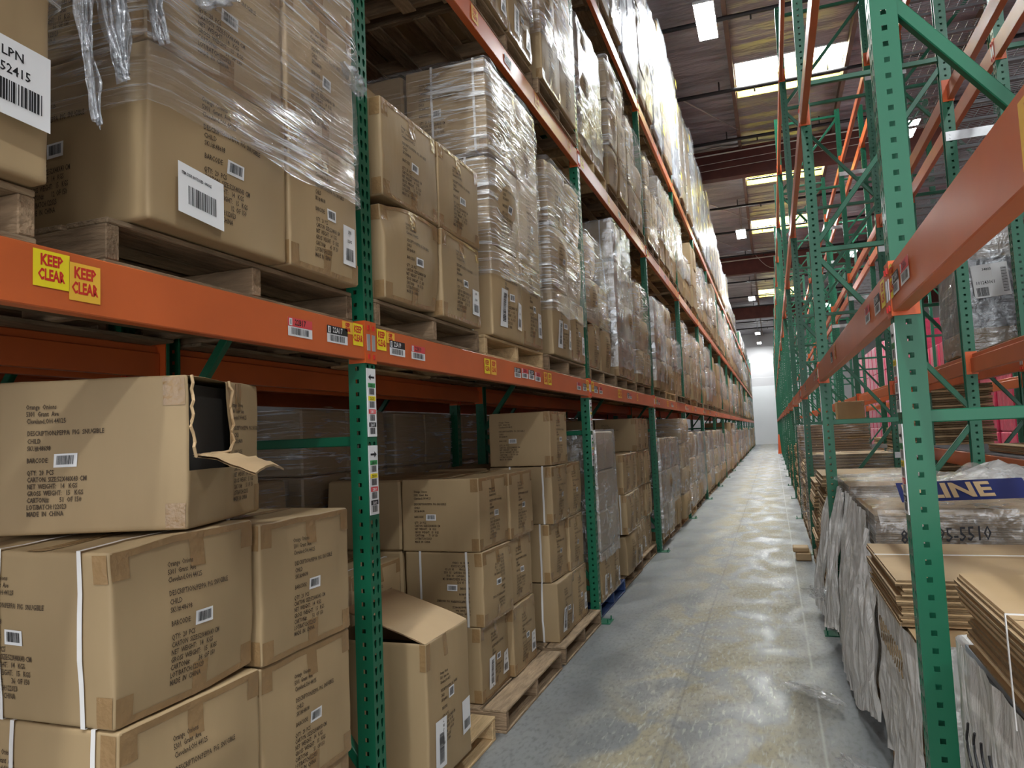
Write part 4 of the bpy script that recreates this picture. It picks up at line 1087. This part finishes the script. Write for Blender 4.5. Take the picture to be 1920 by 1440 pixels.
# S1: white bagged stack beside the camera, kraft bundle on it
rpallet(.45, 1.22, 'wooden pallet under the white bagged stack nearest the camera on the right', 1.18)
e = empty('bagged_sheet_stack', (.455, 1.25, PH+.002), 0, 'white plastic bagged stack of sheets nearest on the right with dark squiggly print', 'wrapped stack')
sheets('sheet_stack', 1.12, .9, .86, 1, t=.02, parent=e, mats=[M['whitebox'], M['whitebox'], M['kraftedge']])
shroud('plastic_bag', 1.12, .9, .86, 1, M['milk'], e, amp=.03)
mb = MB(); squiggle(mb, .15, 1.0, .56, .70, -.032, 11, .0035, 2); squiggle(mb, .1, .95, .42, .52, -.034, 10, .0035, 3); mb.obj('printed_marks', M['black'], e)
e = empty('cardboard_bundle', (.40, 1.08, PH+.915), -.015, 'tilted bundle of brown flattened cartons on the nearest white bagged stack, white strap', 'cardboard bundle')
sheets('sheets', .98, 1.0, .20, 5, t=.0078, jit=.020, parent=e)
mb = MB(); yy = .52; pts = [(-.024, yy, -.004), (-.026, yy, .205), (1.02, yy, .208), (1.02, yy, -.004)]
for i in range(3): mb.bar(pts[i], pts[i+1], .002, .006, up=(0, 1, 0))
mb.obj('strap', M['strap'], e)
# S2
rpallet(.43, 2.78, 'wooden pallet under the second white wrapped stack on the right', 1.12)
e = empty('wrapped_sheet_stack', (.45, 3.02, PH+.002), 0, 'milky wrapped stack of flattened cartons behind the nearest right upright', 'wrapped stack')
sheets('sheet_stack', 1.0, .88, .66, 8, parent=e, t=.012, mats=[M['kraft'], M['kraftedge'], M['kraftedge']]); shroud('film', 1.0, .88, .66, 3, M['milk'], e, amp=.03, top_=False)
mb = MB()
for i, s_ in enumerate(('SHIPPERS', 'SUPPLY')): add_text(mb, s_, .085, .93, .50-i*.12, lambda a, b_: (-.040-.0, 1.0-a+.0, b_), .8, 0, 0, .002)
mb.obj('printed_text', M['kraftedge'], e) if 0 else None
mb = MB(); squiggle(mb, .2, .85, .48, .58, -.036, 10, .003, 7); mb.obj('printed_marks', M['kraftedge'], e)
e = empty('cardboard_bundle', (.43, 3.30, PH+.67), 0, 'flat bundle of brown cartons lying on the second right stack behind the upright', 'cardboard bundle')
sheets('sheets', .96, 1.02, .19, 9, t=.008, jit=.014, parent=e)
mb = MB(); mb.bar((-.02, .55, .193), (1.05, .55, .193), .010, .003); mb.obj('strap', M['strap'], e)
# S3: clear-bagged stack with the supplier's print
rpallet(.47, 4.42, 'wooden pallet under the clear bagged stack with blue print', 1.12)
e = empty('bagged_sheet_stack', (.50, 4.50, PH+.002), 0, 'clear bagged carton stack with blue band and black phone number print', 'wrapped stack')
W3, D3, H3 = 1.0, .90, .98
sheets('sheet_stack', W3, D3, H3, 12, parent=e, t=.012, mats=[M['kraft'], M['kraftedge'], M['kraftedge']]); shroud('plastic_bag', W3, D3, H3, 5, M['clear'], e, amp=.02)
mb = MB()
g = lambda a, b_, o=0: (.14+a, .02+b_*.8, H3+.055+.03*a+o+.38*b_)
for q in range(8): rect(mb, q*.0775, (q+1)*.0775, 0, .24, g, 0)
add_text(mb, 'ULINE', .24, .02, .035, lambda a, b_: g(a, b_, .004), .66, 1, 0, .008)
mb.obj('blue_print', [mat('navy_print', (.02, .03, .13), .3), M['kraft']], e)
mb = MB(); g = lambda a, b_: (.11+a, -.046, H3-.33+b_+.06*a)
add_text(mb, '800-295-5510', .105, .0, .17, g, .72, 0, 0, .001); add_text(mb, 'uline.com', .095, .16, .05, g, .8, 0, 0, .001); mb.obj('printed_text', M['black'], e)
# raised loose folds of the bag
def ruffle(cx, cy, cz, w_, d, h, seed, label, m='milk'):
    mb = MB(); o = Vector((seed, 3, 0))
    def fn(a, b_):
        r_ = math.hypot(a-.5, b_-.5)*2; z = h*max(0, 1-r_)**1.1+.25*h*noise.noise(Vector((a*6, b_*6, 0))+o)
        return (cx+(a-.5)*w_+.05*noise.noise(Vector((a*4, b_*4, 5))+o), cy+(b_-.5)*d, cz+z)
    mb.grid(fn, 30, 30); tag(mb.obj('film_ruffle', M[m], smooth=True), label, 'loose film')
ruffle(1.15, 5.15, PH+H3+.06, .8, .7, .17, 3, 'peaked loose fold of clear bag standing on the printed stack', 'clear')
ruffle(1.45, 5.9, PH+1.05, .8, .8, .14, 6, 'loose milky film heaped behind the printed stack')
ruffle(.85, 5.9, PH+1.08, .9, .7, .07, 9, 'crumpled clear film lying over the stack beside the second right upright', 'clear')
# S4
rpallet(.45, 5.56, 'wooden pallet under the film draped stack beside the second right upright', .98)
e = empty('draped_sheet_stack', (.47, 5.62, PH+.002), 0, 'stack of cartons draped with milky film beside the second right upright', 'wrapped stack')
sheets('sheet_stack', .88, .90, 1.05, 15, parent=e, t=.012, mats=[M['kraft'], M['kraftedge'], M['kraftedge']]); shroud('film', .88, .90, 1.05, 8, M['clear'], e, amp=.03)
# film hanging and lying into the aisle
drape([(.44, 4.16, .82), (.45, 4.5, 1.10), (.45, 5.2, 1.12), (.45, 5.7, 1.14)], [(.41, 4.06, .14), (.34, 4.5, .06), (.33, 5.1, .05), (.36, 5.7, .08)], 'milky film sheet hanging from the right stacks down to the aisle floor', 1)
drape([(.42, 5.45, 1.10), (.42, 5.75, 1.16), (.44, 6.12, 1.12)], [(.33, 5.45, .22), (.27, 5.8, .15), (.33, 6.1, .2)], 'upper milky film bulging beside the second right upright', 2)
drape([(.40, 6.5, .95), (.40, 6.8, 1.0), (.42, 7.1, .95)], [(.30, 6.5, .05), (.25, 6.8, .08), (.32, 7.1, .1)], 'milky film hanging just past the second right upright', 3)
bunch([(.28, 4.5, .06), (.16, 4.62, .07), (.04, 4.78, .045), (-.02, 4.9, .03)], .05, 'twisted scrap of film lying on the aisle floor by the right stacks', 12, M['film'])
bunch([(.33, 3.55, .05), (.27, 3.7, .06), (.24, 3.85, .05)], .05, 'crumpled film lump on the floor at the foot of the right stack', 13, M['film'])
bunch([(.31, 5.9, .36), (.24, 5.95, .38), (.22, 6.0, .30)], .06, 'crumpled film lump sticking out low by the second right upright', 14, M['film'])
# stacks beyond the second right upright
def kstack(x, y, W, D, H, seed, label, group=None, wrapd=False, zb=0.0, pal=True, t=.013):
    if pal:
        pl = rpallet(x-.02, y-.04, 'wooden pallet under '+label.replace(' flattened', '').replace('stack', 'stack'), W+.06, zb)
        if group: pl['label'] = 'distant wooden pallet on the right floor'; pl['group'] = 'distant pallets on the right floor'
    z0 = zb+(PH+.002 if pal else 0)
    e = empty('flattened_carton_stack', (x, y, z0), 0, label, 'cardboard stack', group)
    sheets('sheets', W, D, H, seed, t=t, jit=.018, parent=e)
    if wrapd: shroud('film', W, D, H, seed, M['film'], e, amp=.02, top_=False)
    return e
kstack(.40, 7.25, 1.0, 1.0, 1.02, 20, 'tall brown flattened carton stack, third right bay, near slot')
kstack(.46, 6.42, .66, .8, .62, 21, 'low ragged carton stack just past the second right upright')
kstack(.38, 8.55, .95, 1.0, .86, 22, 'brown flattened carton stack, third right bay, far slot')
kstack(.40, 10.1, 1.0, 1.0, 1.1, 23, 'brown flattened carton stack, fourth right bay, near slot', wrapd=True)
kstack(.40, 11.3, 1.0, 1.0, .95, 24, 'brown flattened carton stack, fourth right bay, centre slot')
kstack(.40, 12.5, .95, 1.0, 1.47, 25, 'brown flattened carton stack, fourth right bay, far slot', wrapd=True)
for i in range(9):
    kstack(.42, 13.95+i*1.25+(i//3)*.0, 1.0, .98, .8+.35*((i*7) % 5)/5, 30+i, 'distant brown carton stack on the right floor', 'distant carton stacks on the right floor') if (i % 4 != 3) else None
for i, (x, y, z) in enumerate(((.31, 9.4, .0),)):
    mb = MB(); mb.box(-.05, .12, 0, .35, 0, .09); mb.box(-.08, .10, .04, .28, .095, .15)
    tag(mb.obj('scrap_board', M['kraft'], bevel=.01, loc=(x-.1, y, z)), 'pale scrap of board sticking into the aisle, %s one' % ('nearer', 'farther')[i], 'scrap')
# rear right rack: goods on the floor, low deck and lower beams
for i, (y, H, W, D_) in enumerate(((6.4, .80, 1.0, .95), (7.6, .86, 1.0, .95), (8.8, .70, 1.0, .95), (9.95, 1.90, 1.0, .68), (11.4, 1.3, 1.0, .95), (12.7, 1.40, 1.0, .95), (14.0, 1.2, 1.0, .95))):
    kstack(1.76, y, W, D_, H, 50+i, 'dark brown carton stack on the rear right floor, %s in the row' % ORD[i], t=.03 if i > 2 else .014)
kstack(1.78, 6.5, 1.0, .9, .07, 61, 'few brown flattened cartons lying on the low wire deck', pal=False, zb=1.31)
sx_ = carton(Shape(.40, .40, .34, 41, bul=.004), near=False, face_text=False, tape=1, name='plain_carton'); sx_.location = (1.38, 12.7, PH+1.47+.012); tag(sx_, 'small plain brown carton on top of the distant right stack', 'carton')
sy = dup(sx_, (2.35, 12.9, PH+1.42), .2, 'small plain carton standing on the rear right stack')
# wrapped dark load with a white sheet label on the rear right lower beams
z1_ = top(1)
for i, (y, wr) in enumerate(((6.35, 0), (7.62, 1))):
    use(PALS[i], (2.77, y, z1_), 0, 'wooden pallet under the wrapped load on the rear right lower beams, %s' % ('near', 'far')[i])
M['dark'] = mat('black_shrink', (.05, .045, .045), .3, bump=.5, bscale=12, var=.2)
e = empty('wrapped_load', (1.735, 7.66, z1_+PH+.002), 0, 'dark banded wrapped load with a white shipping sheet on the rear right beams', 'wrapped load')
mb = MB(); sbox(mb, 0, .95, 0, 1.0, 0, .22, 0); sbox(mb, 0, .95, 0, 1.0, .223, .85, 1); sbox(mb, 0, .47, 0, 1.0, .853, 1.15, 0); sbox(mb, .48, .95, 0, 1.0, .853, 1.15, 0); sbox(mb, 0, .95, 0, 1.0, 1.153, 1.45, 0)
mb.obj('carton_stack', [M['card'], M['dark']], e)
f = link('film', WR[3]); child(e, f); f.scale = (.97, 1.02, 1.5); f.location = (.96, -.01, 0)
mb = MB(); g = lambda a, b_, o=0: (.07+a*.72-.05*b_, -.05-o, .48+b_*.72+.04*a)
rect(mb, 0, .40, 0, .42, g, 0); add_text(mb, '101243061', .06, .03, .17, lambda a, b_: g(a, b_, .002), .8, 1); add_text(mb, '34803', .05, .12, .34, lambda a, b_: g(a, b_, .002), .8, 1)
barcode(mb, .03, .16, .02, .13, lambda a, b_: g(a, b_, .002), 5, 1)
for k in range(26): rect(mb, .32, .38, .05+k*.012, .05+k*.012+.004+.003*(k % 3 == 0), lambda a, b_: g(a, b_, .002), 1)
mb.obj('shipping_sheet', [M['white'], M['black']], e)
e = empty('wrapped_load', (1.95, 6.40, z1_+PH+.002), 0, 'silvery film wrapped load near the rear right beams', 'wrapped load')
mb = MB(); sbox(mb, .25, .9, 0, 1.0, 0, 1.3, 0); mb.obj('carton_stack', M['whitebox'], e)
f = link('film', WR[3]); child(e, f); f.scale = (.68, 1.02, 1.35); f.location = (.91, -.01, 0)
# pink wrapped loads across the next aisle
mb = MB(); sbox(mb, 0, 1.0, 0, 1.15, 0, 1.27, 0, .03)
pk = empty('pink_wrapped_load', (0, 0, 0), 0, None, 'wrapped load'); mb.obj('wrapped_goods', M['pinkf'], pk)
TIER = ['bottom', 'second', 'third', 'top']
for i in range(24):
    y = 12.4+i*1.35
    for j in range(2 if y < 19 else (3 if y < 28 else 4)):
        far = i > 6
        use(pk, (4.75, y, j*1.28), 0, 'far pink film wrapped load across the next aisle' if far else 'pink film wrapped load across the next aisle, %s tier, %s from the camera' % (TIER[j], ORD[i]), 'far pink wrapped loads' if far else None)
# orange guard and small white tag far down the right side
mb = MB(); mb.box(-.10, .10, -.10, .10, 0, .04); mb.add([(-.09, -.09, .04), (.09, -.09, .04), (.09, .09, .04), (-.09, .09, .04), (-.04, -.04, 1.1), (.04, -.04, 1.1), (.04, .04, 1.1), (-.04, .04, 1.1)], [(0, 1, 5, 4), (1, 2, 6, 5), (2, 3, 7, 6), (3, 0, 4, 7), (4, 5, 6, 7)])
tag(mb.obj('column_guard', M['cone'], loc=(.28, 45.0, 0)), 'small orange guard post at the far end of the aisle on the right', 'guard')
# drop the masters that were never used
for o in list(COL.objects):
    if o.parent is None and o.type in {'EMPTY', 'MESH'} and 'label' not in o.keys() and o.get('kind') != 'structure':
        for c in CH.get(o.name, []):
            for d in CH.get(c.name, []): bpy.data.objects.remove(d)
            bpy.data.objects.remove(c)
        bpy.data.objects.remove(o)
